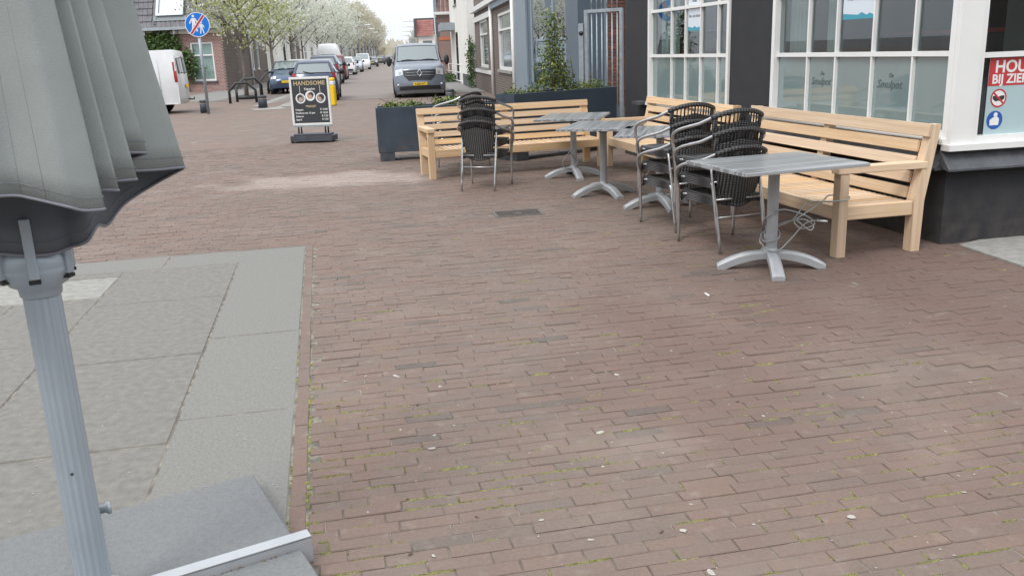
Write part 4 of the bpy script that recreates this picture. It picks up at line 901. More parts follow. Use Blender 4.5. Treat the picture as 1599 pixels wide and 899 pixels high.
# ================================================================== CHAIRS
def cr_spline(pts, n=6):
    P = [Vector(p) for p in pts]; P = [P[0] * 2 - P[1]] + P + [P[-1] * 2 - P[-2]]; out_ = []
    for i in range(1, len(P) - 2):
        for k in range(n):
            t = k / n; a, b, c, d = P[i - 1:i + 3]
            out_.append(.5 * ((2 * b) + (-a + c) * t + (2 * a - 5 * b + 4 * c - d) * t * t + (-a + 3 * b - 3 * c + d) * t ** 3))
    out_.append(P[-2]); return out_
def make_chair(lab, group):
    t = thing('wicker_chair', lab, 'chair', (0, 0, 0), 0, group)
    r_ = .0125
    half = [(-.250, .27, 0), (-.255, .262, .30), (-.268, .250, .44), (-.290, .250, .53), (-.303, .215, .598), (-.303, .12, .642), (-.296, -.02, .675), (-.268, -.125, .700), (-.238, -.190, .728), (-.190, -.240, .760)]
    full = half + [(-.10, -.284, .788), (0, -.297, .797), (.10, -.284, .788)] + [(-x, y, z) for x, y, z in half[::-1]]
    sp = cr_spline(full, 5)
    MB().tube(sp, r_, 8).build('arm_frame', M_alu, t)
    top = [p for p in sp if p.z > .735 and abs(p.x) < .215]
    MB().tube(top, .019, 8).build('top_wrap', M_wicker, t)
    for s_ in (-1, 1):
        MB().tube(cr_spline([(s_ * .205, .17, .402), (s_ * .200, 0, .402), (s_ * .196, -.14, .402), (s_ * .200, -.195, .392), (s_ * .203, -.225, .34), (s_ * .198, -.30, 0)], 4), .012, 8).build('rear_leg', M_alu, t)
        MB().tube([(s_ * .254, .20, .40), (s_ * .205, .16, .40)], .009, 6).build('bracket', M_alu, t)
    MB().tube([(-.201, -.245, .27), (.201, -.245, .27)], .007, 6).build('stretcher', M_alu, t)
    def seat(u, v, low=0):
        e = abs(u - .5) * 2; wv = (.240 - .030 * v); x = (u - .5) * 2 * wv; y = .262 - v * .47
        z = .438 - .020 * math.sin(math.pi * u) * math.sin(math.pi * v) - .018 * e ** 6 - (.022 if v < .01 else 0)
        return (x, y, z - low)
    nu_, nv_ = 14, 12; sb_ = MB(); sb_.grid(lambda u, v: seat(u, v), nu_, nv_); sb_.grid(lambda u, v: seat(u, v, .066), nu_, nv_)
    ring = [seat(i / nu_, 0) for i in range(nu_ + 1)] + [seat(1, j / nv_) for j in range(1, nv_ + 1)] + [seat(1 - i / nu_, 1) for i in range(1, nu_ + 1)] + [seat(0, 1 - j / nv_) for j in range(1, nv_)]
    n_ = len(ring); sb_.add([p for p in ring] + [(p[0], p[1], p[2] - .066) for p in ring], [(i, (i + 1) % n_, n_ + (i + 1) % n_, n_ + i) for i in range(n_)], 0, True)
    sb_.tube(cr_spline([(-.225, .262, .40), (0, .272, .395), (.225, .262, .40)], 5), .026, 8)
    sb_.build('seat', M_wicker, t)
    # wicker back: solid weave below, open strands under the top rail
    def back(u, v, off=0):
        wv = .122 + .070 * v + .012 * math.sin(v * 3.1); x = (u - .5) * 2 * wv; z = .365 + v * .312 + (.03 * v + .012) * (1 - abs(u - .5) * 2) - (1 - v) * .03 * (1 - abs(u - .5) * 2)
        y = -.165 - .060 * v - .055 * math.cos((u - .5) * math.pi) + off
        return (x, y, z)
    bk = MB().grid(lambda u, v: back(u, v, -.006), 14, 10); bk.grid(lambda u, v: back(u, v, .006), 14, 10)
    for s_ in (0, 1): bk.tube([back(s_, i / 8) for i in range(9)] + [(-.192 if s_ == 0 else .192, -.238, .757)], .0125, 7)
    bk.tube([back(i / 8, 0) for i in range(9)], .012, 7); bk.tube([back(i / 8, 1) for i in range(9)], .007, 6)
    bk.build('backrest', M_wicker, t)
    for k in range(13):
        u = (k + .5) / 13; a = back(u, 1); b = ((u - .5) * 2 * .192, a[1] - .012, .792 - .034 * (abs(u - .5) * 2) ** 2)
        MB().tube([a, b], .0058 if k % 3 else .0075, 5).build('strand', M_wicker, t)
    return t
chair0 = make_chair('x', 'x'); used = [False]
def place_chair(x, y, rz, z, lab, group):
    loc = (x, y, z)
    if not used[0]:
        used[0] = True; chair0.location = loc; chair0.rotation_euler = (0, 0, rz); chair0['label'] = lab; chair0['group'] = group; return chair0
    return dup(chair0, loc, rz, lab, group)
def stack(x, y, rz, n, labs, group, dz=.132, fy=.028):
    f = Vector((-math.sin(rz), math.cos(rz)))
    for k in range(n): place_chair(x + f.x * fy * k + rnd.uniform(-.006, .006), y + f.y * fy * k, rz + rnd.uniform(-.02, .02), dz * k, labs[k], group)
stack(-.265, 10.36, R(-15), 3, ['bottom black wicker chair of the left stack in front of the long bench', 'middle black wicker chair of the left stack in front of the long bench', 'top black wicker chair of the left stack in front of the long bench'], 'stacked chairs at the left bench')
stack(1.69, 6.83, R(17), 3, ['bottom black wicker chair of the nearest stack beside the near table', 'middle black wicker chair of the nearest stack beside the near table', 'top black wicker chair of the nearest stack beside the near table'], 'stacked chairs at the near table')
stack(1.52, 7.68, R(18), 3, ['bottom black wicker chair of the stack half hidden behind the nearest stack', 'middle black wicker chair of the stack half hidden behind the nearest stack', 'top black wicker chair of the stack half hidden behind the nearest stack'], 'stacked chairs behind the near stack')
stack(-.60, 12.42, R(52), 3, ['bottom black wicker chair squeezed between the left bench and the blue planter', 'middle black wicker chair squeezed between the left bench and the blue planter', 'top black wicker chair peeping over the back of the left bench'], 'chairs behind the left bench', dz=.11)

# ================================================================== CABLES
M_cable = mat('steel_cable_sleeve', (.36, .37, .36), .4, .5)
def cable(lab, pts, r_=.0052):
    o = MB().tube(cr_spline(pts, 8), r_, 7).build('security_cable', M_cable); tag(o, lab, 'cable'); return o
TX, TY = 1.835, 6.02; LGX, LGY = G(1303, 405).x, G(1303, 405).y
c = cable('grey steel cable twisted between the near table column and the near bench leg', [(TX + .02, TY - .05, .40), (TX - .05, TY - .01, .36), (TX - .035, TY + .045, .30), (TX + .05, TY + .02, .27), (TX + .03, TY - .05, .22), (TX - .06, TY - .03, .20),
    (TX - .05, TY + .04, .25), (TX + .14, TY + .02, .33), (LGX - .22, LGY + .0, .42), (LGX - .04, LGY - .02, .43), (LGX + .06, LGY - .03, .44), (LGX + .09, LGY + .06, .45), (LGX - .02, LGY + .12, .45), (LGX - .10, LGY + .04, .42),
    (TX + .22, TY + .02, .37), (TX + .15, TY - .01, .33), (TX + .20, TY - .03, .28), (TX + .29, TY - .02, .31), (TX + .24, TY + .02, .36), (TX + .10, TY + .0, .41), (TX + .0, TY - .06, .42)])
cable('second loop of grey cable hanging round the foot of the near table column', [(TX + .30, TY - .03, .335), (TX + .22, TY - .03, .315), (TX + .12, TY - .04, .21), (TX + .04, TY - .055, .14), (TX - .03, TY - .06, .14), (TX - .09, TY - .03, .20), (TX - .04, TY + .045, .24), (TX + .06, TY + .02, .31), (TX + .20, TY - .02, .345), (TX + .28, TY - .02, .30), (TX + .25, TY - .04, .27), (TX + .16, TY - .03, .34)])
MB().tube([(TX + .30, TY - .03, .335), (TX + .37, TY - .045, .325)], .010, 8).build('cable_ferrule', M_alu, c)
AX, AY = .83, 10.95
cable('thin grey cable drooping from the rearmost table column to the corner bench leg', [(AX, AY - .045, .46), (AX - .03, AY - .04, .35), (AX - .14, AY - .05, .20), (AX - .12, AY - .05, .13), (AX - .02, AY - .06, .12), (AX + .04, AY - .05, .2), (AX - .04, AY - .04, .3), (AX + .02, AY - .05, .22), (AX + .16, AY + .0, .19), (AX + .34, AY + .2, .27), (AX + .44, AY + .42, .44), (1.27, 11.78, .44)])
cable('grey cable loop hanging beside the table behind the chair stacks', [(1.42, 8.60, .42), (1.36, 8.5, .36), (1.28, 8.46, .22), (1.33, 8.47, .17), (1.45, 8.55, .16), (1.53, 8.58, .18)])

# ================================================================== PLANTERS
def planter(lab, x, y, th, Ln, D, H, feet=.13):
    t = thing('planter_box', lab, 'planter', (x, y, 0), th, 'blue grey planter boxes')
    mb = MB(); w_ = .03
    mb.box((0, 0, feet), (Ln, w_, H), bev=.004).box((0, D - w_, feet), (Ln, D, H), bev=.004).box((0, w_ + .001, feet + .001), (w_, D - w_ - .001, H - .002)).box((Ln - w_, w_ + .001, feet + .001), (Ln, D - w_ - .001, H - .002)).box((w_, w_, feet), (Ln - w_, D - w_, feet + .03))
    mb.build('box', M_planter, t)
    for u in (.02, Ln - .24): MB().box((u, .004, 0), (u + .22, D - .004, feet - .001), bev=.003).build('foot', M_planter, t)
    MB().box((w_ + .002, w_ + .002, H - .16), (Ln - w_ - .002, D - w_ - .002, H - .07)).build('soil', noisy('potting_soil', (.035, .025, .02), .3, 30, .95), t)
    return t
pl1 = planter('low blue grey planter with sparse sprigs, standing at the open left end', -1.93, 13.35, R(9), 1.95, .5, .80)
pl2 = planter('taller blue grey planter with a tall yellow green shrub, by the gate', .13, 12.72, R(37), 2.02, .45, .955)
M_stem = noisy('twig_bark', (.13, .10, .07), .2, 20, .9)
def shrub(name, lab, base, pts, n, size, spread, stems, mats=(None,), nm=2):
    t = thing(name, lab, 'plant', base)
    mb = MB()
    for s_ in stems: mb.tube(cr_spline(s_, 4), [.007 * (1 - i / (len(s_) * 4)) + .002 for i in range((len(s_) - 1) * 4 + 1)], 5)
    mb.build('stem', M_stem, t)
    mb = MB(); leafcloud(mb, pts, n, size, rnd, spread, nm); mb.build('foliage', [M_leaf, M_leaf2][:nm], t); return t
def pline(P0, P1, n, f): return [f(P0.lerp(P1, i / (n - 1)), i) for i in range(n)]
c37, s37 = math.cos(R(37)), math.sin(R(37))
def P2(u, v, z): return (.13 + u * c37 - v * s37, 12.72 + u * s37 + v * c37, z)
def P1_(u, v, z): return (-1.93 + u * math.cos(R(9)) - v * math.sin(R(9)), 13.35 + u * math.sin(R(9)) + v * math.cos(R(9)), z)
def rel(b, p): return tuple(p[i] - b[i] for i in range(3))
b_ = P2(.92, .22, .88)
sp_ = [rel(b_, P2(.92 + dx, .22 + dy, z)) for dx, dy, z in ((0, 0, 1.0), (-.05, 0, 1.12), (.08, 0, 1.15), (-.12, .02, 1.22), (.05, 0, 1.3), (.14, 0, 1.25), (-.03, 0, 1.42), (.10, .02, 1.45), (-.08, 0, 1.55), (.06, 0, 1.6), (.0, 0, 1.72), (.08, 0, 1.8), (-.02, 0, 1.9), (.02, 0, 2.0), (-.2, 0, 1.1), (.2, 0, 1.1))]
st_ = [[(0, 0, 0), (dx * .4, 0, .3), (dx, dy, h_)] for dx, dy, h_ in ((-.1, 0, .7), (.05, .02, 1.15), (.12, 0, .8), (-.05, .03, 1.0), (0.0, -.02, .9), (.18, 0, .45), (-.2, 0, .4))]
shrub('tall_shrub', 'tall feathery yellow green shrub rising from the taller planter', b_, sp_ + [rel(b_, P2(.92 + dx, .22, z)) for dx, z in ((-.25, 1.0), (.22, 1.0), (.15, 1.35), (-.12, 1.35), (.28, 1.15), (-.15, 1.1))], 2300, .023, (.07, .07, .08), st_)
b_ = P2(.35, .22, .88); shrub('low_plant', 'low pale green plant at the left end of the taller planter', b_, [rel(b_, P2(.1 + i * .09, .22, .93 + .05 * math.sin(i * 2))) for i in range(6)], 520, .020, (.06, .06, .035), [[(0, 0, 0), (.05 * i, 0, .06), (.08 * i, 0, .12)] for i in (-3, -1, 1, 3)])
b_ = P2(1.6, .22, .88); shrub('low_plant', 'low mixed green and orange plants at the gate end of the taller planter', b_, [rel(b_, P2(1.25 + i * .08, .22, .95 + .06 * math.sin(i * 2.4))) for i in range(9)], 900, .020, (.06, .07, .045), [[(0, 0, 0), (.04 * i, 0, .1), (.06 * i, 0, .2 + .1 * (i == 1))] for i in (-3, -1, 1, 3)] + [[(-.2, 0, 0), (-.22, 0, .3), (-.25, 0, .55)]])
b_ = P1_(.42, .25, .72); shrub('low_plant', 'grey green sprig clump at the left end of the low planter', b_, [rel(b_, P1_(.2 + i * .09, .22, .80 + .03 * math.sin(i * 2))) for i in range(6)], 620, .024, (.06, .08, .035), [[(-.05, 0, 0), (-.2, 0, .12), (-.36, 0, .2)], [(0, 0, 0), (.1, 0, .1), (.2, 0, .13)]], nm=2)
b_ = P1_(1.15, .25, .72); shrub('low_plant', 'leafy sprig clump in the middle of the low planter before the van', b_, [rel(b_, P1_(.95 + i * .09, .22, .81 + .03 * math.cos(i * 2))) for i in range(6)], 620, .026, (.06, .08, .04), [[(0, 0, 0), (.1, 0, .1), (.2, 0, .14)], [(0, 0, 0), (-.1, 0, .1), (-.16, 0, .2)]], nm=2)

# ================================================================== ADVERTISING BOARD
sA = G(461, 222); sB = G(522, 221); sang = math.atan2((sB - sA).y, (sB - sA).x) * .4; scn = (sA + sB) / 2
ad = thing('advertising_board', 'white framed HANDSOME barber price board on a black wheeled base', 'advertising board', scn, sang)
bw_ = .80
MB().prism([(-.40, -.20), (.40, -.20), (.43, -.12), (.43, .12), (.40, .20), (-.40, .20), (-.43, .12), (-.43, -.12)], .03, .13).box((-.36, -.13, .13), (.36, .13, .165), bev=.01).build('base', noisy('black_rubber_base', (.06, .066, .08), .2, 8, .6), ad)
for s_ in (-1, 1): MB().lathe([(.05, -.02), (.05, .02)], 12, M=Matrix.Translation((s_ * .40, -.10, .05)) @ Matrix.Rotation(math.pi / 2, 4, 'Y')).build('wheel', M_black, ad)
for x in (-.29, -.235, .235, .29): MB().tube([(x, 0, .16), (x, 0, .30)], .016, 8).build('spring', M_black, ad)
MB().box((-.37, -.025, .285), (.37, .025, .315)).build('rail', M_galv, ad)
tw = .385; zt0, zt1 = .315, 1.215
MB().box((-tw, -.022, zt0), (-tw + .042, .022, zt1), bev=.006).box((tw - .042, -.022, zt0), (tw, .022, zt1), bev=.006).box((-tw + .043, -.021, zt0), (tw - .043, .021, zt0 + .042), bev=.004).box((-tw + .043, -.021, zt1 - .042), (tw - .043, .021, zt1), bev=.004).build('frame', M_white, ad)
MB().box((-tw + .042, -.012, zt0 + .04), (tw - .042, .012, zt1 - .04)).build('poster', mat('poster_black', (.045, .05, .055), .4), ad)
def MA(x, z, y=-.0135): return Matrix.Translation((x, y, z)) @ Matrix.Rotation(math.pi / 2, 4, 'X')
M_gold = mat('gold_print', (.55, .45, .26), .6); M_wp = mat('white_print', (.8, .8, .8), .6)
text('lettering', 'HANDSOME', .108, ad, MA(0, 1.065), M_gold, 'CENTER', bold=.002, spacing=1.05)
text('lettering', 'Kapsalon', .058, ad, MA(0, .975), M_wp, 'CENTER', bold=.001); text('lettering', 'PRIJSLIJST', .05, ad, MA(.0, .655), M_gold, 'CENTER', bold=.001)
for i, (a, b) in enumerate((('Knippen', '\u20ac 15,00'), ('Kinderen tot 12 jaar', '\u20ac 12,50'), ('Scheren', '\u20ac 7,50'), ('Baard', '\u20ac 7,50'))):
    text('lettering', a, .046, ad, MA(-.31, .595 - i * .062), M_wp, 'LEFT', bold=.001); text('lettering', b, .046, ad, MA(.315, .595 - i * .062), M_wp, 'RIGHT', bold=.001)
for cx, cz, k in ((-.19, .82, 0), (.0, .865, 1), (.20, .82, 2)):
    mb = MB(); disc(mb, cx, cz, .095, -.0135, Matrix(), mi=0); disc(mb, cx, cz, .075 if k != 1 else .06, -.0142, Matrix(), mi=1 if k != 1 else 2)
    disc(mb, cx + (.02 if k else -.01), cz + .02, .05, -.0149, Matrix(), mi=3)
    disc(mb, cx - (.02 if k == 2 else 0), cz - .01, .035, -.0156, Matrix(), mi=2)
    mb.build('portrait', [M_wp, mat('photo_grey', (.3, .3, .3), .6), mat('photo_skin', (.5, .34, .26), .6), mat('photo_dark', (.06, .05, .05), .6)], ad)
MB().box((-.195, -.0135, .915), (-.188, -.013, 1.06)).box((.195, -.0135, .915), (.202, -.013, 1.06)).build('cord_print', M_wp, ad)

# ================================================================== VEHICLES
def interp(P, y):
    for a, b in zip(P[:-1], P[1:]):
        if a[0] <= y <= b[0]: k = (y - a[0]) / max(1e-6, b[0] - a[0]); return [a[i] + (b[i] - a[i]) * k for i in range(len(a))]
    return list(P[-1] if y > P[-1][0] else P[0])
def vehicle(name, lab, cat, loc, rz, prof, body, belt, Wb, sill, wheels, ends, glass, sides, lights, plate=None, group=None, extra=None, wr=.32, crown=.02, rnd_=.10, detail=True, mirrors=True, bumper=None):
    """prof: (y,z,halfwidth,round) from the seen end (y=0) over the roof to the far end. Skins are shaped across with curved ends."""
    t = thing(name, lab, cat, loc, rz, group)
    def skin(i, k, u, off=0):
        a = prof[i]; b = prof[min(i + 1, len(prof) - 1)]; y = a[0] + (b[0] - a[0]) * k; z = a[1] + (b[1] - a[1]) * k; w_ = a[2] + (b[2] - a[2]) * k; r_ = a[3] + (b[3] - a[3]) * k
        n = Vector((0, -(b[1] - a[1]), (b[0] - a[0]))); n = n.normalized() if n.length > 1e-6 else Vector((0, 0, 1))
        return Vector((u * w_, y + r_ * abs(u) ** 3, z - crown * abs(u) ** 2.5)) + n * off
    NP = len(prof) - 1; us_ = [-1, -.97, -.9, -.75, -.5, -.25, 0, .25, .5, .75, .9, .97, 1]
    mb = MB(); vs = [skin(i, 0, u) for i in range(NP + 1) for u in us_]; n = len(us_)
    mb.add(vs, [(i * n + j, i * n + j + 1, (i + 1) * n + j + 1, (i + 1) * n + j) for i in range(NP) for j in range(n - 1)], 0, True)
    for s_ in (-1, 1):
        vs = []
        for i in range(NP + 1):
            p = skin(i, 0, s_); zt = p.z; zb = min(zt, belt)
            for k in range(5):
                q = k / 4
                if k <= 2: z = zt + (zb - zt) * (k / 2); x = abs(p.x) + (max(abs(p.x), Wb) - abs(p.x)) * (k / 2) if zt > belt else abs(p.x)
                else: z = zb + (sill - zb) * ((k - 2) / 2); x = (max(abs(p.x), Wb) if zt > belt else abs(p.x)); x -= .03 * ((k - 2) / 2) ** 2
                vs.append((s_ * x, p.y, z))
        mb.add(vs, [(i * 5 + j, i * 5 + j + 1, (i + 1) * 5 + j + 1, (i + 1) * 5 + j) for i in range(NP) for j in range(4)], 0, True)
    mb.add([(-Wb, prof[0][0] + .1, sill), (Wb, prof[0][0] + .1, sill), (Wb, prof[-1][0] - .1, sill), (-Wb, prof[-1][0] - .1, sill)], [(0, 1, 2, 3)], 0)
    mb.build('body', body, t)
    for (i, k0, k1, u0, u1, nm_) in glass:
        MB().grid(lambda a, b: skin(i, k0 + (k1 - k0) * b, (u0 + (u1 - u0) * a) * (1), .008), 12, 3).build(nm_, M_carglass, t)
        if detail: MB().tube([skin(i, k0, u0 + (u1 - u0) * a / 8, .010) for a in range(9)] + [skin(i, k1, u1 - (u1 - u0) * a / 8, .010) for a in range(9)], .012, 5, closed=True).build('window_seal', M_black, t)
    for (y0, y1, y2, y3) in sides:      # side windows: bottom y0..y1, top y2..y3
        for s_ in (-1, 1):
            def sp(a, b):
                yy = (y0 + (y1 - y0) * a) * (1 - b) + (y2 + (y3 - y2) * a) * b; q = interp(prof, yy); zt = q[1] - crown; zz = belt + .05 + (zt - .07 - belt - .05) * b; kx = (zz - belt) / max(.01, zt - belt)
                return (s_ * (Wb + (q[2] - Wb) * kx + .006), yy, zz)
            MB().grid(sp, 6, 3).build('side_window', M_carglass, t)
    for y in wheels:
        for s_ in (-1, 1):
            Mw = Matrix.Translation((s_ * (Wb - .10), y, wr)) @ Matrix.Rotation(s_ * math.pi / 2, 4, 'Y')
            wh_ = MB().lathe([(wr * .62, -.10), (wr * .95, -.10), (wr, -.06), (wr, .06), (wr * .95, .105), (wr * .64, .11), (wr * .62, .08)], 24, M=Mw).build('tyre', M_tyre, t)
            rm = MB().lathe([(wr * .62, .04), (wr * .62, .085), (wr * .5, .07), (wr * .14, .09), (.01, .095)], 20, M=Mw); rm.build('rim', M_rim, wh_)
            MB().lathe([(wr + .07, -.16), (wr + .07, .104)], 24, M=Mw).build('wheel_arch', M_black, t)
    for (i, k0, k1, u0, u1, m_, nm_, off) in lights:
        for s_ in ((-1, 1) if u1 > 0 and u0 > 0 else (1,)):
            MB().grid(lambda a, b: skin(i, k0 + (k1 - k0) * b, s_ * (u0 + (u1 - u0) * a), off), 5, 3).build(nm_, m_, t)
    if plate:
        i, k, wtxt, pm = plate; p = skin(i, k, 0, .02)
        pl_ = MB().box((-.26, p.y - .012, p.z - .055), (.26, p.y, p.z + .055), bev=.004).build('number_plate', pm, t)
        if wtxt: text('lettering', wtxt, .10, pl_, Matrix.Translation((0, p.y - .014, p.z - .036)) @ Matrix.Rotation(math.pi / 2, 4, 'X'), M_ink, 'CENTER', bold=.002)
    if mirrors:
        y, z = mirrors
        for s_ in (-1, 1):
            mm = MB(); mm.grid(lambda a, b: (s_ * (Wb + .13 + .10 * math.sin(math.pi * b) * math.cos(2 * math.pi * a)), y + .06 * math.sin(2 * math.pi * a) * math.sin(math.pi * b), z + .11 * (1 if cat != 'van' else 1.7) * math.cos(math.pi * b)), 12, 8, closed_u=True)
            mm.tube([(s_ * (Wb - .05), y + .03, z - .06), (s_ * (Wb + .10), y, z - .04)], .025, 6); mm.build('mirror', M_black, t)
    if extra: extra(t, skin)
    return t
P_gray = paint('slate_van_paint', (.165, .19, .23), .3, .3); P_white = paint('white_van_paint', (.66, .67, .68), .3); P_navy = paint('navy_paint', (.035, .05, .095), .25, .2)
P_blue = paint('blue_paint', (.055, .09, .15), .25, .2); P_redc = paint('dark_red_paint', (.17, .022, .032), .3); P_silver = paint('silver_paint', (.38, .42, .45), .3, .5); P_darkc = paint('graphite_paint', (.06, .065, .07), .3, .3)
M_grille = mat('grille_black', (.02, .021, .024), .4); M_bump = noisy('bumper_plastic', (.05, .055, .065), .1, 6, .6)
# the grey van facing the camera
vanprof = [(.10, .15, .88, .22), (.0, .28, .93, .26), (-.02, .43, .95, .28), (.0, .57, .955, .28), (.04, .80, .95, .28), (.10, 1.03, .94, .30), (.24, 1.14, .90, .26), (.62, 1.24, .85, .16), (.86, 1.30, .84, .12), (1.42, 1.87, .77, .08), (1.62, 1.95, .73, .03), (2.6, 1.97, .72, 0), (4.85, 1.95, .72, 0), (4.98, 1.85, .76, 0), (5.05, 1.1, .93, 0), (5.05, .4, .93, 0)]
def van_extra(t, skin):
    MB().grid(lambda a, b: skin(0, .15 + b * .85, -.96 + 1.92 * a, .014), 20, 3).build('bumper_lip', M_galv, t)
    MB().grid(lambda a, b: skin(1, .1 + .9 * b, (-.82 + 1.64 * a) * (1 - .03 * b), .012), 18, 3).build('lower_grille', M_grille, t)
    MB().grid(lambda a, b: skin(3, .25 + b * .75, (-1 + 2 * a) * (.44 + .17 * b), .014), 18, 3).grid(lambda a, b: skin(4, b * .85, (-1 + 2 * a) * (.61 + .03 * b), .014), 18, 3).build('grille', M_grille, t)
    for q in (.0, .45): MB().tube([skin(4, q, -.55 + 1.1 * a / 8, .022) for a in range(9)], .009, 5).build('grille_bar', M_galv, t)
    p = skin(4, .35, 0, .03)
    MB().tube([(0, p.y - .01, p.z + .13), (.085, p.y - .0, p.z), (0, p.y - .01, p.z - .13), (-.085, p.y - .0, p.z)], .024, 6, closed=True).build('badge', M_clear, t)
    for s_ in (-1, 1):
        MB().grid(lambda a, b: skin(4, (.0 + .15 * (1 - a)) + b * (1.0), s_ * (.65 + a * .29), .016), 6, 4).build('headlight_housing', M_clear, t)
        MB().grid(lambda a, b: skin(4, .25 + b * .4, s_ * (.71 + a * .10), .024), 4, 4).build('headlight', M_galv, t)
        MB().lathe([(.05, 0), (.035, -.02)], 12, M=Matrix.Translation(skin(2, .35, s_ * .84, .02)) @ Matrix.Rotation(math.pi / 2, 4, 'X')).build('fog_lamp', M_clear, t)
        MB().tube([skin(8, .04, s_ * .1, .02), skin(8, .10, s_ * .45, .025), skin(8, .07, s_ * .75, .02)], .010, 5).build('wiper', M_black, t)
vp_ = ST(33.4, .66)
vehicle('parked_van', 'slate grey delivery van with yellow plate parked facing the camera at the right kerb', 'van', vp_, SD + R(1), vanprof, P_gray, 1.12, .955, .26, (.95, 4.1), None,
        [(8, .06, .97, -.93, .93, 'windscreen')], [(1.15, 2.0, 1.6, 2.05)], [], plate=(2, .45, 'V-859-NT', M_yellow), extra=van_extra, wr=.335, mirrors=(1.0, 1.32), crown=.03)
# hatchbacks: rear seen
hprof = [(.14, .24, .72, .15), (.02, .34, .80, .2), (.0, .52, .83, .22), (.05, .66, .83, .22), (.10, .80, .80, .18), (.16, .96, .77, .14), (.50, 1.38, .60, .07), (.62, 1.44, .57, .03), (1.3, 1.49, .58, 0), (2.0, 1.44, .58, 0), (2.65, 1.08, .70, -.05), (3.0, .98, .75, -.10), (3.60, .82, .74, -.2), (3.80, .66, .78, -.25), (3.84, .45, .78, -.25), (3.78, .28, .72, -.2)]
def car_rear(lab, s, tt, paint_, plate='', rot=0, scale=1, wiper=True, group='cars parked along the left side of the street', prof=hprof, loc=None, name='parked_car'):
    def ex(t, skin):
        if wiper: MB().tube([skin(5, .05, -.0, .03), skin(5, .12, -.25, .03), skin(5, .25, -.5, .02)], .012, 5).build('wiper', M_black, t)
        MB().grid(lambda a, b: skin(1, b * .9, -.8 + 1.6 * a, .010), 10, 2).build('bumper_strip', M_bump, t)
    o = vehicle(name, lab, 'car', loc or ST(s, tt), SD + rot, prof, paint_, .95, .82, .22, (.72, 3.15), None, [(5, .12, .9, -.86, .86, 'rear_window')], [(.45, 1.3, .75, 1.35), (1.4, 2.35, 1.42, 2.05)],
        [(4, .05, 1.4, .86, .99, M_red, 'tail_light', .012)], plate=(3, .2, plate, M_yellow), extra=ex, mirrors=(2.3, 1.0), group=group)
    o.scale = (scale, scale, scale); return o
fprof = [(y_, z_, w_, r_) for (y_, z_, w_, r_) in [(.06, .28, .72, .2), (.0, .45, .78, .25), (.04, .66, .78, .25), (.24, .82, .74, .2), (.84, .98, .75, .10), (1.19, 1.08, .70, .08), (1.84, 1.44, .58, .04), (2.54, 1.49, .58, 0), (3.22, 1.44, .57, 0), (3.34, 1.38, .6, 0), (3.68, .96, .77, -.14), (3.84, .52, .83, -.2), (3.70, .24, .72, -.15)]]
def car_front(lab, s, tt, paint_, plate='', rot=0, scale=1, group='cars parked along the left side of the street', loc=None):
    def ex(t, skin):
        MB().grid(lambda a, b: skin(1, .1 + b * .55, -.6 + 1.2 * a, .012), 10, 2).build('grille', M_grille, t)
        MB().tube([skin(5, .05, 0, .03), skin(5, .1, .4, .03), skin(5, .06, .7, .02)], .012, 5).tube([skin(5, .05, -.6, .03), skin(5, .1, -.2, .03)], .012, 5).build('wiper', M_black, t)
    o = vehicle('parked_car', lab, 'car', loc or ST(s, tt), SD + rot, fprof, paint_, .95, .82, .22, (.75, 3.15), None, [(5, .08, .95, -.92, .92, 'windscreen')], [(1.5, 2.4, 1.85, 2.4), (2.5, 3.4, 2.5, 3.2)],
        [(2, .2, .95, .66, .97, M_clear, 'headlight', .014)], plate=(1, .5, plate, M_yellow), extra=ex, mirrors=(1.35, 1.05), group=group)
    o.scale = (scale,) * 3; return o
car_rear('dark navy hatchback seen from behind, parked beyond the advertising board', 0, 0, P_navy, rot=R(2), loc=ST(33.6, -3.20), scale=1.02)
car_front('blue hatchback facing the camera behind the right bicycle rack', 0, 0, P_blue, rot=R(5), loc=AT(447, 110, 41.5) * Vector((1, 1, 0)) if False else Vector((AT(447, 110, 41.5).x, 41.5, 0)), scale=1.0)
car_front('white hatchback parked just behind the blue one', 0, 0, P_white, rot=R(3), loc=Vector((AT(463, 100, 48).x, 48, 0)), scale=1.03)
car_rear('dark blue estate car between the navy hatchback and the red car', 0, 0, P_navy, loc=Vector((AT(500, 100, 52).x, 52.5, 0)), scale=1.16)
redprof = [(.10, .30, .80, .15), (.0, .45, .86, .15), (.0, .95, .86, .12), (.08, 1.05, .84, .1), (.35, 1.62, .74, .05), (.45, 1.72, .70, .03), (2.2, 1.78, .70, 0), (3.0, 1.5, .72, 0), (3.6, 1.1, .78, -.1), (4.2, .95, .76, -.2), (4.3, .4, .78, -.2)]
car_rear('dark red people carrier with big rear window in front of the white van roof', 0, 0, P_redc, loc=Vector((AT(520, 100, 63).x, 63, 0)), scale=1.0, prof=[p for p in hprof[:5]] + [(.12, 1.02, .80, .12), (.36, 1.60, .68, .06), (.46, 1.68, .66, .03), (1.6, 1.74, .66, 0), (2.4, 1.62, .66, 0), (3.0, 1.12, .74, -.05), (3.3, 1.0, .76, -.1), (3.8, .85, .75, -.2), (4.0, .66, .78, -.25), (4.05, .45, .78, -.25), (4.0, .28, .72, -.2)])
wv = [(.1, .3, .8, .1), (0, .5, .9, .1), (.0, 1.2, .92, .08), (.1, 2.0, .86, .06), (.3, 2.45, .70, .05), (.8, 2.6, .62, .0), (3.2, 2.55, .62, 0), (3.9, 1.9, .72, 0), (4.4, 1.2, .84, -.1), (5.0, 1.0, .84, -.2), (5.1, .4, .85, -.2)]
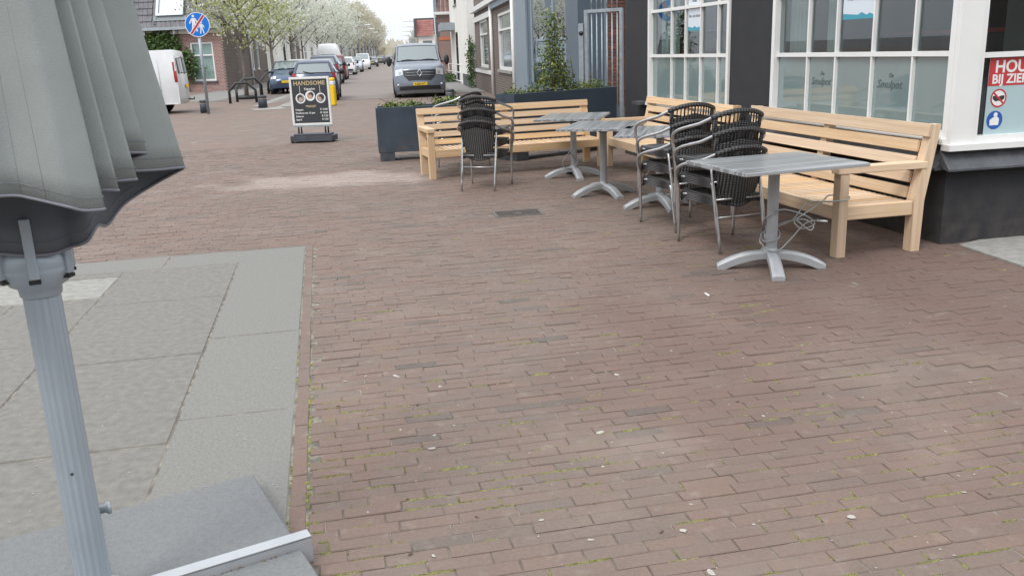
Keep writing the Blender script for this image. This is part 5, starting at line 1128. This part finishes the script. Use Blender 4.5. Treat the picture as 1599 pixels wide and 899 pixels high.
vehicle('parked_van', 'tall white camper van with rounded roof behind the dark red car', 'van', Vector((AT(511, 80, 70).x, 70, 0)), SD, wv, P_white, 1.2, .92, .3, (1.0, 4.0), None, [(2, .2, .75, -.6, .6, 'rear_window')], [], [(2, 0, .5, .85, .98, M_red, 'tail_light', .012)], mirrors=False, rnd_=.1)
car_rear('white hatchback parked beyond the red car', 0, 0, P_white, loc=Vector((AT(538, 100, 79).x, 79, 0)), scale=1.06)
car_front('silver car facing the camera in the parked row', 0, 0, P_silver, loc=Vector((AT(552, 100, 92).x, 92, 0)), scale=1.03)
fv = [(.06, .3, .78, .2), (.0, .5, .86, .2), (.05, .85, .86, .2), (.3, 1.05, .82, .1), (.9, 1.2, .80, .08), (1.6, 1.82, .70, .04), (1.9, 1.88, .68, 0), (4.2, 1.85, .68, 0), (4.35, 1.2, .84, 0), (4.35, .4, .84, 0)]
vehicle('parked_van', 'small white van facing the camera further down the parked row', 'van', Vector((AT(566, 100, 108).x, 108, 0)), SD, fv, P_white, 1.12, .86, .28, (.8, 3.5), None, [(4, .05, .95, -.9, .9, 'windscreen')], [(1.3, 2.2, 1.7, 2.2)], [(2, .2, .9, .66, .95, M_clear, 'headlight', .014)], mirrors=(1.1, 1.25))
car_front('dark car facing the camera behind the small white van', 0, 0, P_darkc, loc=Vector((AT(581, 100, 132).x, 132, 0)), scale=1.03)
car_rear('green grey car near the far end of the parked row', 0, 0, P_darkc, loc=Vector((AT(594, 100, 165).x, 165, 0)), scale=1.05, wiper=False)
car_front('distant navy car at the end of the street', 0, 0, P_navy, loc=Vector((AT(606, 92, 215).x, 215, 0)), scale=1.08)
# white panel van at the left, seen from the side with its rear to the right
wprof = [(.06, .30, .86, .10), (.0, .42, .92, .12), (-.01, .8, .94, .10), (.02, 1.2, .94, .07), (.08, 1.78, .88, .05), (.13, 1.94, .83, .02), (.3, 1.985, .80, 0), (2.6, 1.97, .76, 0), (3.3, 1.9, .76, 0), (3.9, 1.3, .84, -.08), (4.5, 1.15, .88, -.15), (4.75, .8, .93, -.25), (4.8, .4, .92, -.25), (4.7, .25, .86, -.2)]
WVA = R(100)
def wv_extra(t, skin):
    MB().grid(lambda a, b: skin(0, .2 + b * 1.2, -.96 + 1.92 * a, .02), 12, 2).build('rear_bumper', P_white, t)
    MB().tube([(0, .0, .42), (0, -.16, .40), (0, -.20, .40), (0, -.20, .47)], .022, 8).build('tow_hook', M_rust, t)
    MB().box((.0, .0, .30), (.9, .05, .40), M=Matrix.Translation((-.45, .05, 0))).build('tow_bar', M_rust, t)
    for s_ in (-1, 1):
        MB().tube([(s_ * .949, .62, .40), (s_ * .949, .62, 1.15), (s_ * .905, .66, 1.70)], .006, 5).build('panel_seam', M_galv, t)
        MB().box((s_ * .945 - .012, .7, .62), (s_ * .945 + .012, 3.6, .655)).build('side_strip', P_white, t)
        MB().grid(lambda a, b: (s_ * (.953 - .155 * max(0, .98 + .62 * b - 1.15)), .075 + .10 * a + .03 * b, .98 + .62 * b), 3, 8).build('tail_light', M_red, t)
    MB().tube([skin(3, k / 6, .0, .01) for k in range(7)], .008, 5).build('door_seam', M_black, t)
wrp = G(285, 172)
vehicle('parked_van', 'white panel van parked across the square at left, tail lights to the right', 'van', Vector((AT(291, 165, 29.3).x - .02, 29.6, 0)), WVA, wprof, P_white, 1.15, .945, .30, (1.0, 3.9), None, [(3, .1, .9, -.85, .85, 'rear_window')], [(3.1, 3.75, 3.2, 3.5)], [], plate=(2, .1, '', M_yellow), extra=wv_extra, wr=.345, mirrors=(4.0, 1.25))

# ================================================================== TREES
M_bark = noisy('pear_bark', (.16, .135, .115), .25, 12, .9, bump=.6, bscale=60); M_barkp = noisy('pale_bark', (.30, .27, .24), .2, 12, .9)
def leafy(m, c):
    T = m.node_tree; o = [n for n in T.nodes if n.type == 'OUTPUT_MATERIAL'][0]; tr_ = T.nodes.new('ShaderNodeBsdfTranslucent'); tr_.inputs[0].default_value = (*c, 1); mx = T.nodes.new('ShaderNodeMixShader'); mx.inputs[0].default_value = .45
    T.links.new(bs(m).outputs[0], mx.inputs[1]); T.links.new(tr_.outputs[0], mx.inputs[2]); T.links.new(mx.outputs[0], o.inputs[0]); return m
M_lf = [leafy(noisy('spring_leaf', (.20, .25, .06), 0, 2, .6, coord='World', base2=(.33, .37, .12)), (.42, .48, .12)), leafy(mat('blossom', (.72, .74, .64), .7), (.7, .7, .6)), leafy(noisy('young_leaf', (.32, .35, .17), 0, 2, .6, coord='World', base2=(.42, .44, .26)), (.5, .52, .25))]
M_far_lf = [leafy(mat('pale_far_leaf', (.60, .63, .54), .8), (.62, .65, .55)), leafy(mat('far_blossom', (.70, .71, .64), .8), (.7, .7, .62))]  # distant foliage, colours lightened to stand in for haze
M_tan_lf = [leafy(mat('tan_bud', (.58, .54, .44), .8), (.58, .54, .44)), leafy(mat('olive_bud', (.52, .51, .40), .8), (.5, .48, .36))]  # tan buds, paled so the haze sits in the colour
def tree_mesh(seed, H_, ch0, cr, nleaf, lsz, tr, mats_l, blossom=.3, bare=False, upright=.0, bark=None):
    r_ = random.Random(seed); tm = MB(); tips = []
    tm.tube([(0, 0, 0), (.02, .01, ch0 * .5), (.0, .03, ch0), (.03, .0, ch0 + (H_ - ch0) * .5), (0, 0, H_ * .93)], [tr * 1.15, tr * .9, tr * .8, tr * .4, tr * .1], 9)
    nb = 22 if bare else 13
    for i in range(nb):
        z0 = ch0 * .92 + (H_ - ch0) * .75 * (i / nb); a = i * 2.4 + r_.uniform(-.4, .4); R_ = cr * (1 - .55 * abs(i / nb - .3)); up = (H_ - ch0) * (.28 + upright * .35)
        p = [Vector((0, 0, z0)), Vector((math.cos(a) * R_ * .4, math.sin(a) * R_ * .4, z0 + up * .5)), Vector((math.cos(a) * R_ * (.9 - upright * .45), math.sin(a) * R_ * (.9 - upright * .45), min(H_, z0 + up * 1.1)))]
        q = cr_spline(p, 3); b0 = tr * .42 * (1 - i / nb * .6); tm.tube(q, [b0 * (1 - k / len(q)) + .008 for k in range(len(q))], 5)
        for j in range(9 if bare else 5):
            k = r_.randrange(2, len(q)); s_ = q[k]; d = Vector((r_.gauss(0, .5 - upright * .2), r_.gauss(0, .5 - upright * .2), r_.uniform(.2, .9 + upright))) * R_ * .45; e = s_ + d
            if e.z > H_: e.z = H_
            tm.tube([s_, s_ + d * .5 + Vector((0, 0, .05)), e], [.022, .015, .006] if not bare else [.035, .022, .01], 4); tips += [s_ + d * .6, e, e]
        tips += q[2:]
    lm = MB()
    clumps = [t_ + Vector((r_.gauss(0, .18), r_.gauss(0, .18), r_.gauss(0, .15))) for t_ in tips]; wts = [r_.uniform(.3, 1) for _ in clumps]
    for _ in range(nleaf):
        c = r_.choices(clumps, wts)[0]; g_ = .13 * cr; p = c + Vector((r_.gauss(0, g_), r_.gauss(0, g_), r_.gauss(0, g_ * .8)))
        isb = r_.random() < blossom; s_ = lsz * r_.uniform(.6, 1.3) * (1.1 if isb else 1)
        a = Vector((r_.gauss(0, 1), r_.gauss(0, 1), r_.gauss(0, 1))).normalized(); b = a.cross(Vector((r_.gauss(0, 1), r_.gauss(0, 1), r_.gauss(0, 1)))).normalized()
        mi_ = 1 if isb else (0 if len(mats_l) < 3 or r_.random() < .6 else 2)
        lm.add([p - a * s_, p - b * s_ * .55, p + a * s_, p + b * s_ * .55], [(0, 1, 2, 3)], mi_)
    return tm.mesh('trunk', bark or M_bark), lm.mesh('crown', mats_l)
def tree(lab, base, meshes, rz, scale, group, name='blossom_tree'):
    t = thing(name, lab, 'tree', base, rz, group); ob('trunk', meshes[0], t); ob('crown', meshes[1], t); t.scale = (scale, scale, scale); return t
TA = tree_mesh(1, 5.6, 2.05, 1.75, 5000, .060, .085, M_lf, .26); TB = tree_mesh(2, 5.8, 2.1, 1.8, 4400, .062, .07, M_lf, .34)
TC = tree_mesh(3, 6.4, 2.2, 2.0, 3600, .080, .08, M_far_lf, .4); TD_ = tree_mesh(4, 7.4, 2.3, 2.2, 2800, .11, .09, M_far_lf, .45); TE = tree_mesh(5, 10.0, 2.6, 2.6, 2400, .16, .12, M_tan_lf, .5)
TF = tree_mesh(6, 15, 4, 2.6, 1500, .10, .22, M_tan_lf, .6, bare=True, upright=.8, bark=M_barkp)
tr0 = G(386, 155); tr1 = G(431, 143)
tree('nearest blossom tree on the left, trunk inside the bicycle racks', (tr0.x, tr0.y, 0), TA, 0, 1.0, 'blossom trees along the left side')
tree('second blossom tree from the left, in front of the blue car', (tr1.x, tr1.y, 0), TB, 1.2, 1.0, 'blossom trees along the left side')
for i, (s, sc_, m_) in enumerate(((53, 1.0, TC), (61, 1.05, TC), (70, 1.02, TC), (80, 1.05, TC), (91, 1.0, TD_), (103, 1.05, TD_), (116, 1.0, TD_), (130, 1.1, TD_))):
    tree('pale blossom tree in the left row, %s' % ['beside the white parked car', 'beside the red car', 'beside the camper van', 'beside the white hatchback', 'beside the silver car', 'beside the small white van', 'behind the dark car', 'last with blossom before the tan trees'][i], ST(s, -7.3 + (.25 if i % 2 else 0)), m_, i * 1.7, sc_, 'blossom trees along the left side')
tree('tall bare tree rising over the blossom trees, left of its pair', ST(95, -11.5), TF, 0, 1.0, 'bare trees behind the row', 'bare_tree'); tree('tall bare tree rising nearest the open sky', ST(112, -10.2), TF, 2, 1.0, 'bare trees behind the row', 'bare_tree'); tree('tall bare tree standing furthest behind the row', ST(84, -14), TF, 4, .95, 'bare trees behind the row', 'bare_tree')
for i, s in enumerate((146, 160, 176, 192, 210, 230, 252, 276, 302)):
    tree('tan budding tree, %s in the distant left row' % ['first', 'second', 'third', 'fourth', 'fifth', 'sixth', 'seventh', 'eighth', 'last'][i], ST(s, -7.2), TE, i * 2.1, 1.0 + .03 * i, 'tan trees at the far end of the left row', 'budding_tree')
for i, s in enumerate((140, 160, 184, 210, 240)):
    tree('tan budding tree, %s in the distant right row' % ['first', 'second', 'third', 'fourth', 'last'][i], ST(s, 4.4), TE, i * 1.3, .55 + .05 * i, 'tan trees on the far right side', 'budding_tree')
mb = MB(); 
for k in range(900):
    p = ST(380 + rnd.uniform(0, 40), rnd.uniform(-60, 60), 0); s_ = rnd.uniform(1, 2.2); z = rnd.uniform(.5, 7); mb.add([p + Vector((-s_, 0, z - s_)), p + Vector((s_, 0, z - s_)), p + Vector((rnd.uniform(-s_, s_), 0, z + s_))], [(0, 1, 2)], rnd.randrange(2))
mb.build('distant_treeline', M_tan_lf, kind='stuff')
# small things by the trees: tree planting tubs, racks
def rack(lab, a, b, h=.78, ring=False):
    t = thing('bicycle_rack', lab, 'bicycle rack', ((a.x + b.x) / 2, (a.y + b.y) / 2, 0), math.atan2((b - a).y, (b - a).x), 'black hoop bicycle racks'); L_ = (b - a).length / 2
    MB().tube([(-L_, 0, 0), (-L_, 0, h * .62), (-L_ * .45, 0, h), (L_ * .45, 0, h), (L_, 0, h * .62), (L_, 0, 0)], .052, 8).build('hoop', M_black, t)
    MB().box((-L_ - .04, -.04, 0), (-L_ + .04, .04, .012)).box((L_ - .04, -.04, 0), (L_ + .04, .04, .012)).build('foot_plate', M_black, t); return t
rack('nearest black bicycle hoop around the first blossom tree', G(360, 162), G(401, 160), .74)
rack('black bicycle hoop just behind the nearest one, right of the first tree', G(371, 159.5), G(410, 152), .84)
rack('black bicycle hoop in front of the blue car, left of the advertising board', G(420, 147), G(443, 146), .80)
rack('black bicycle hoop leaning with yellow tag beside the advertising board', G(408, 150), G(449, 144), 1.0)
tb = thing('tree_tub', 'round dark planting ring at the foot of the first blossom tree', 'tree ring', (tr0.x, tr0.y, 0)); MB().lathe([(.42, 0), (.45, .10), (.38, .16), (.2, .15)], 18).build('ring', M_black, tb)
tb = thing('tree_tub', 'dark planting ring at the foot of the second blossom tree', 'tree ring', (tr1.x, tr1.y, 0)); MB().lathe([(.42, 0), (.45, .10), (.38, .16), (.2, .15)], 18).build('ring', M_black, tb)
# bollards
def bollard(lab, P, h=.40, r_=.13):
    t = thing('bollard', lab, 'bollard', (P.x, P.y, 0), 0, 'dark bollards with pale band')
    MB().lathe([(r_, 0), (r_ * .97, h * .66), (r_ * .9, h * .68)], 18).lathe([(r_ * .9, h * .80), (r_, h * .82), (r_, h * .94), (r_ * .8, h), (.01, h + .004)], 18).build('post', mat('bollard_blueblack', (.035, .045, .06), .5), t)
    MB().lathe([(r_ * .9, h * .681), (r_ * .9, h * .799)], 18).build('band', M_slab_light, t); return t
bollard('dark bollard close behind the foot of the blue pedestrian sign', G(320, 176.5)); bollard('dark bollard between the bicycle racks and the advertising board', G(411, 169), .42, .15); bollard('dark bollard by the right wheel of the grey van', G(704, 160), .42, .13)
yb_ = G(518, 165); t = thing('yellow_bollard', 'bright yellow post with white band behind the advertising board', 'bollard', (yb_.x, yb_.y, 0))
MB().box((-.16, -.16, 0), (.16, .16, .66), bev=.03).box((-.15, -.15, .80), (.15, .15, .9), bev=.03).build('post', M_bollyellow, t); MB().box((-.158, -.158, .661), (.158, .158, .799), bev=.02).build('band', M_white, t)
# traffic sign
sgp = G(326, 178); sg = thing('traffic_sign', 'round blue end-of-footpath sign with red bar on a grey pole', 'sign', (sgp.x, sgp.y, 0), R(12))
MB().tube([(0, 0, 0), (0, 0, 3.0)], .045, 10).build('pole', M_galv, sg)
sz, sr = 2.66, .36
MB().lathe([(sr, -.012), (sr, .012)], 36, M=Matrix.Translation((0, -.06, sz)) @ Matrix.Rotation(math.pi / 2, 4, 'X')).build('panel_back', M_galv, sg)
MI = Matrix()
mb = MB(); disc(mb, 0, sz, sr - .02, -.0735, MI, 36, mi=0); disc(mb, 0, sz, sr - .001, -.0732, MI, 36, r2=sr - .025, mi=1)
c45, s45 = math.cos(R(52)), math.sin(R(52))
def rect(w_, l_, y, mi): mb.add([(x * c45 - z * s45, y, sz + x * s45 + z * c45) for x, z in ((-l_, -w_), (l_, -w_), (l_, w_), (-l_, w_))], [(0, 1, 2, 3)], mi)
def fig(cx, cz, k, y=-.0745):
    disc(mb, cx, cz + .27 * k, .045 * k, y, MI, 12, mi=1)
    for poly in ([(-.07, .2), (.07, .2), (.055, 0), (-.055, 0)], [(-.055, 0), (-.0, 0), (-.05, -.26), (-.1, -.26)], [(.0, 0), (.055, 0), (.12, -.25), (.07, -.26)], [(-.07, .2), (-.05, .15), (-.13, .0), (-.16, .03)], [(.07, .2), (.05, .15), (.12, .02), (.15, .05)]):
        mb.add([(cx + x * k, y, cz + z * k) for x, z in poly], [range(len(poly))], 1)
fig(-.10, sz + .02, .85); fig(.11, sz - .11, .6)
rect(.048, sr - .03, -.0755, 1); rect(.030, sr - .03, -.0765, 2)
mb.build('sign_face', [mat('sign_blue', (.0, .17, .62), .35), M_white, M_red_p], sg)
MB().box((-.05, -.045, sz + .1), (.05, .045, sz + .15)).box((-.05, -.045, sz - .15), (.05, .045, sz - .1)).build('clamp', M_galv, sg)
# street lamps
def lamp(lab, P, side, h=6.0, grp='street lamps on the left side'):
    t = thing('street_lamp', lab, 'street lamp', P, SD, grp); MB().tube([(0, 0, 0), (0, 0, h * .9), (0, 0, h), (side * .2, 0, h + .12), (side * 1.0, 0, h + .18)], [.08, .06, .05, .045, .04], 8).build('pole', M_galv, t)
    MB().box((min(side * .9, side * 1.7), -.16, h + .12), (max(side * .9, side * 1.7), .16, h + .24), bev=.04).build('lamp_head', mat('lamp_head_pale', (.72, .72, .70), .5), t)
for i, s in enumerate((118, 136, 156, 180, 210)): lamp('grey street lamp with pale head, %s in the left row' % ['nearest', 'second', 'third', 'fourth', 'furthest'][i], ST(s, -5.2), 1, 5.2)
for i, s in enumerate((115, 138, 165, 200)): lamp('grey street lamp with pale head, %s in the right row' % ['nearest', 'second', 'third', 'furthest'][i], ST(s, 2.3), -1, 5.4, 'street lamps on the right side')
# green creeper and weeds at the white house
cb = ST(s4_ + .6, 3.1); t = thing('wall_creeper', 'tall narrow green creeper between the white and brown houses', 'plant', cb)
mb = MB(); leafcloud(mb, [(rnd.uniform(-.06, .06), rnd.uniform(-.25, .25), .1 + i * .075) for i in range(26)], 1100, .05, rnd, (.09, .25, .10)); mb.build('foliage', M_leaf, t); MB().tube([(.0, 0, 0), (0, 0, 2.3)], .03, 6).build('stem', M_stem, t)
cb = G(702, 128); t = thing('weed_clump', 'low green weeds at the wall between van and railing', 'plant', cb)
mb = MB(); leafcloud(mb, [(rnd.uniform(-.5, .5), rnd.uniform(-1, 1), .2) for i in range(16)], 700, .07, rnd, (.2, .4, .14)); mb.build('foliage', M_leaf, t)

# ================================================================== PARASOL (folded, at the left)
C0 = G(395, 740, .06); e1 = Vector((-.87, -.49, 0)).normalized(); e2 = Vector((.49, -.87, 0)).normalized(); S_ = .558; gp = .026
Cc = C0 + e1 * (S_ + gp) + e2 * (S_ + gp); PX, PY = Cc.x, Cc.y
par = thing('folded_parasol', 'large folded grey green parasol on a fluted metal pole at the left', 'parasol', (PX, PY, 0), math.atan2(.48, .875))
# local frame: x to the viewer's right, -y towards the camera
fl = []
for k in range(96):
    a = 2 * math.pi * k / 96; r_ = .0435 + .0016 * math.cos(a * 16) ; fl.append((r_ * math.cos(a), r_ * math.sin(a)))
MB().prism(fl, .06, 1.02).build('pole', M_pole, par)
MB().lathe([(.045, .985), (.050, .99), (.052, 1.01), (.070, 1.02), (.084, 1.045), (.088, 1.062), (.0865, 1.065), (.088, 1.068), (.086, 1.09), (.074, 1.115), (.04, 1.13)], 32).build('hub', M_pole, par)
for k in range(6):
    a = 2 * math.pi * k / 6 + .42; Mr = Matrix.Rotation(a, 4, 'Z')
    MB().box((.072, -.012, 1.045), (.096, .012, 1.20), M=Mr, bev=.003).build('rib', M_pole, par)
    MB().box((.076, -.013, 1.034), (.094, .013, 1.043), M=Mr).build('rib_cap', M_black, par)
MB().tube([(0, 0, 1.14), (0, 0, 3.0)], .03, 12).build('upper_pole', M_pole, par)
MB().lathe([(.012, .0), (.012, .045), (.018, .05), (.018, .06)], 12, M=Matrix.Translation((.015, .03, .34)) @ Matrix.Rotation(math.pi / 2, 4, 'Y')).build('screw', M_galv, par)
MB().lathe([(.004, 0), (.004, .002)], 10, M=Matrix.Translation((-.006, -.050, .50)) @ Matrix.Rotation(math.pi / 2, 4, 'X')).build('screw', M_black, par)
loop = [(0.395, 0.02, 1.275, 0.3), (0.305, -0.02, 1.28, 1), (0.205, -0.05, 1.29, 0.2), (0.25, -0.075, 1.318, 0.5), (0.29, -0.1, 1.333, 0.15), (0.235, -0.11, 1.338, 1), (0.18, -0.105, 1.328, 0.2), (0.215, -0.145, 1.288, 0.6), (0.25, -0.175, 1.278, 0.15), (0.185, -0.175, 1.278, 1), (0.13, -0.155, 1.273, 0.2), (0.165, -0.19, 1.268, 0.6), (0.2, -0.235, 1.263, 0.15), (0.135, -0.22, 1.268, 1), (0.08, -0.19, 1.258, 0.2), (0.12, -0.24, 1.265, 1), (0.16, -0.29, 1.23, 0.15), (0.115, -0.315, 1.235, 1), (0.08, -0.325, 1.25, 1), (0.02, -0.295, 1.27, 1), (-0.02, -0.28, 1.28, 1), (-0.09, -0.31, 1.285, 1), (-0.15, -0.345, 1.29, 1), (-0.22, -0.33, 1.295, 1), (-0.33, -0.24, 1.295, 1), (-0.4, -0.08, 1.305, 1), (-0.38, 0.06, 1.255, 1), (-0.27, 0.06, 1.185, 1), (-0.19, -0.02, 1.155, 1), (-0.12, -0.06, 1.13, 1), (-0.03, -0.085, 1.11, 1), (0.04, -0.095, 1.105, 1), (0.085, -0.085, 1.115, 0.3), (0.12, -0.12, 1.13, 1), (0.15, -0.11, 1.165, 1), (0.18, -0.02, 1.15, 1), (0.235, 0.08, 1.185, 1), (0.325, 0.1, 1.23, 1)]
dense = []
nL = len(loop)
for i in range(nL):
    a, b, c, d = [Vector(loop[(i + k) % nL][:3]) for k in (-1, 0, 1, 2)]
    for k in range(5):
        t_ = k / 5; ta = loop[i][3]; tb_ = loop[(i + 1) % nL][3]
        m0 = (c - a) * .5 * ta; m1 = (d - b) * .5 * tb_; t2, t3 = t_ * t_, t_ ** 3
        dense.append(b * (2 * t3 - 3 * t2 + 1) + m0 * (t3 - 2 * t2 + t_) + c * (-2 * t3 + 3 * t2) + m1 * (t3 - t2))
ZT = 2.95; nD = len(dense); rows = 26; vs = []
for j in range(rows):
    q = j / (rows - 1)
    for i, p in enumerate(dense):
        s_ = (1 - q) * 1.0 + q * .14; z = p.z + (ZT - p.z) * q
        wob = (.010 * math.sin(i * .23 + q * 7) + .007 * math.sin(i * .41 - q * 16 + 1)) * math.sin(min(1, q * 3) * 1.57); s_ += wob + .04 * math.sin(q * 3.14)
        vs.append((p.x * s_, p.y * s_, z))
cm = MB().add(vs, [(j * nD + i, j * nD + (i + 1) % nD, (j + 1) * nD + (i + 1) % nD, (j + 1) * nD + i) for j in range(rows - 1) for i in range(nD)], 0, True).build('canopy', [M_canvas_shade, M_fabric], par)
md = cm.modifiers.new('thick', 'SOLIDIFY'); md.thickness = .0015; md.material_offset = 1; md.offset = OFFS
MB().tube([(p.x, p.y, p.z + .001) for p in dense], .0038, 6, closed=True).build('hem', M_hem, cm)
for i in (93, 98, 108, 118, 2):
    MB().tube([(vs[j * nD + i][0] * 1.004, vs[j * nD + i][1] * 1.004, vs[j * nD + i][2]) for j in range(rows - 2)], .0011, 4).build('seam', M_hem, cm)
MB().tube([(p.x * 1.012, p.y * 1.012, p.z + .030) for p in dense], .0007, 4, closed=True).build('stitching', M_hem, cm)
# base: crossed aluminium channels holding four paving slabs
Cc = Vector((PX, PY, 0))
Cc = C0 + e1 * (S_ + gp) + e2 * (S_ + gp); Cc.z = 0
print('base centre', Cc, 'pole', PX, PY)
bs_ = thing('parasol_base', 'crossed aluminium parasol base weighed down with grey paving slabs', 'parasol base', (Cc.x, Cc.y, 0), math.atan2(-e1.y, -e1.x))
for sx in (-1, 1):
    for sy in (-1, 1):
        x0, x1 = sorted((sx * gp, sx * (gp + S_))); y0, y1 = sorted((sy * gp, sy * (gp + S_)))
        MB().box((x0, y0, .004), (x1, y1, .062), bev=.005).build('paving_slab', M_base_slab, bs_)
for ax in (0, 1):
    for sg_ in (-1, 1):
        a, b = (sg_ * .03, sg_ * .62); a, b = min(a, b), max(a, b); mb = MB()
        def bx(u0, u1, w0, w1, z0, z1):
            mb.box((u0, w0, z0), (u1, w1, z1)) if ax == 0 else mb.box((w0, u0, z0), (w1, u1, z1))
        bx(a, b, -.022, .022, .002, .006); bx(a, b, -.024, -.020, .006, .092); bx(a, b, .020, .024, .006, .092); bx(a, b, -.024, .024, .088, .0945); mb.build('channel', M_alu_dull, bs_)
MB().lathe([(.09, .095), (.09, .103), (.052, .104), (.050, .12), (.0455, .12)], 24, c=(0, 0, 0)).build('socket', M_alu_dull, bs_)
mb = MB()
for _ in range(160):
    u = rnd.uniform(.05, .55); v = rnd.choice((-1, 1)) * rnd.uniform(.026, .034); blobs = (u, v) if rnd.random() < .6 else (v, -u)
    if blobs[1] > .0 and blobs[0] > .1: continue
    P = Vector((blobs[0], blobs[1], .06)); s_ = rnd.uniform(.003, .009); mb.add([(P.x + s_ * math.cos(q), P.y + s_ * math.sin(q), .060) for q in (0, 1.5, 3, 4.5)] + [(P.x, P.y, .060 + s_ * .7)], [(0, 1, 4), (1, 2, 4), (2, 3, 4), (3, 0, 4)])
mb.build('dirt', noisy('dirt', (.12, .09, .06), .4, 40, .95), bs_, kind='stuff')

# ================================================================== house across the square (out of frame at left, seen in the window reflections)
oh = thing('opposite_house', 'pale plastered house across the square, seen only as a reflection in the cafe windows', 'building', (-15, 9, 0), R(-62))
mb = MB(); mb.box((-9, -.3, -.02), (14, 0, .9)).box((-9, -.3, 2.5), (14, 0, 4.6))
for x0, x1 in ((-9, -7), (-5.4, -3.6), (-2.4, 0), (2.0, 3.4), (4.6, 6.2), (8.0, 9.6), (11, 14)): mb.box((x0, -.3, .9), (x1, 0, 2.5))
mb.build('wall', noisy('cream_plaster', (.62, .63, .58), .06, 1, .8), oh)
for x0, x1 in ((-7, -5.4), (-3.6, -2.4), (0, 2.0), (3.4, 4.6), (6.2, 8.0), (9.6, 11)):
    wd = MB().box((x0, -.08, .9), (x0 + .08, .0, 2.5)).box((x1 - .08, -.08, .9), (x1, .0, 2.5)).box((x0 + .08, -.08, 2.42), (x1 - .08, 0, 2.5)).box((x0 + .08, -.08, .9), (x1 - .08, 0, .98)).build('window', M_white, oh); MB().box((x0 + .08, -.12, .98), (x1 - .08, -.11, 2.42)).build('pane', M_dark, wd)
MB().box((-9, -.7, 4.6), (14, .35, 4.8)).build('gutter', M_white, oh)

rb = thing('rear_terrace', 'dark brick terrace across the square behind the viewer, out of frame', 'building', (-14, -13, 0), 0)
mb = MB()
for x0, x1 in ((0, 3), (5, 9), (11, 15), (17, 21), (23, 27), (29, 33), (35, 39), (41, 45), (47, 64)): mb.box((x0, -.3, .9), (x1, 0, 2.6))
mb.box((0, -.3, -.02), (64, 0, .9)).box((0, -.3, 2.6), (64, 0, 6.5)); mb.build('wall', M_brown, rb)
for x0, x1 in ((3, 5), (9, 11), (15, 17), (21, 23), (27, 29), (33, 35), (39, 41), (45, 47)):
    wd = MB().box((x0, -.08, .9), (x0 + .08, 0, 2.6)).box((x1 - .08, -.08, .9), (x1, 0, 2.6)).box((x0 + .08, -.08, 2.52), (x1 - .08, 0, 2.6)).build('window', M_white, rb); MB().box((x0 + .08, -.12, .9), (x1 - .08, -.11, 2.52)).build('pane', M_dark, wd)
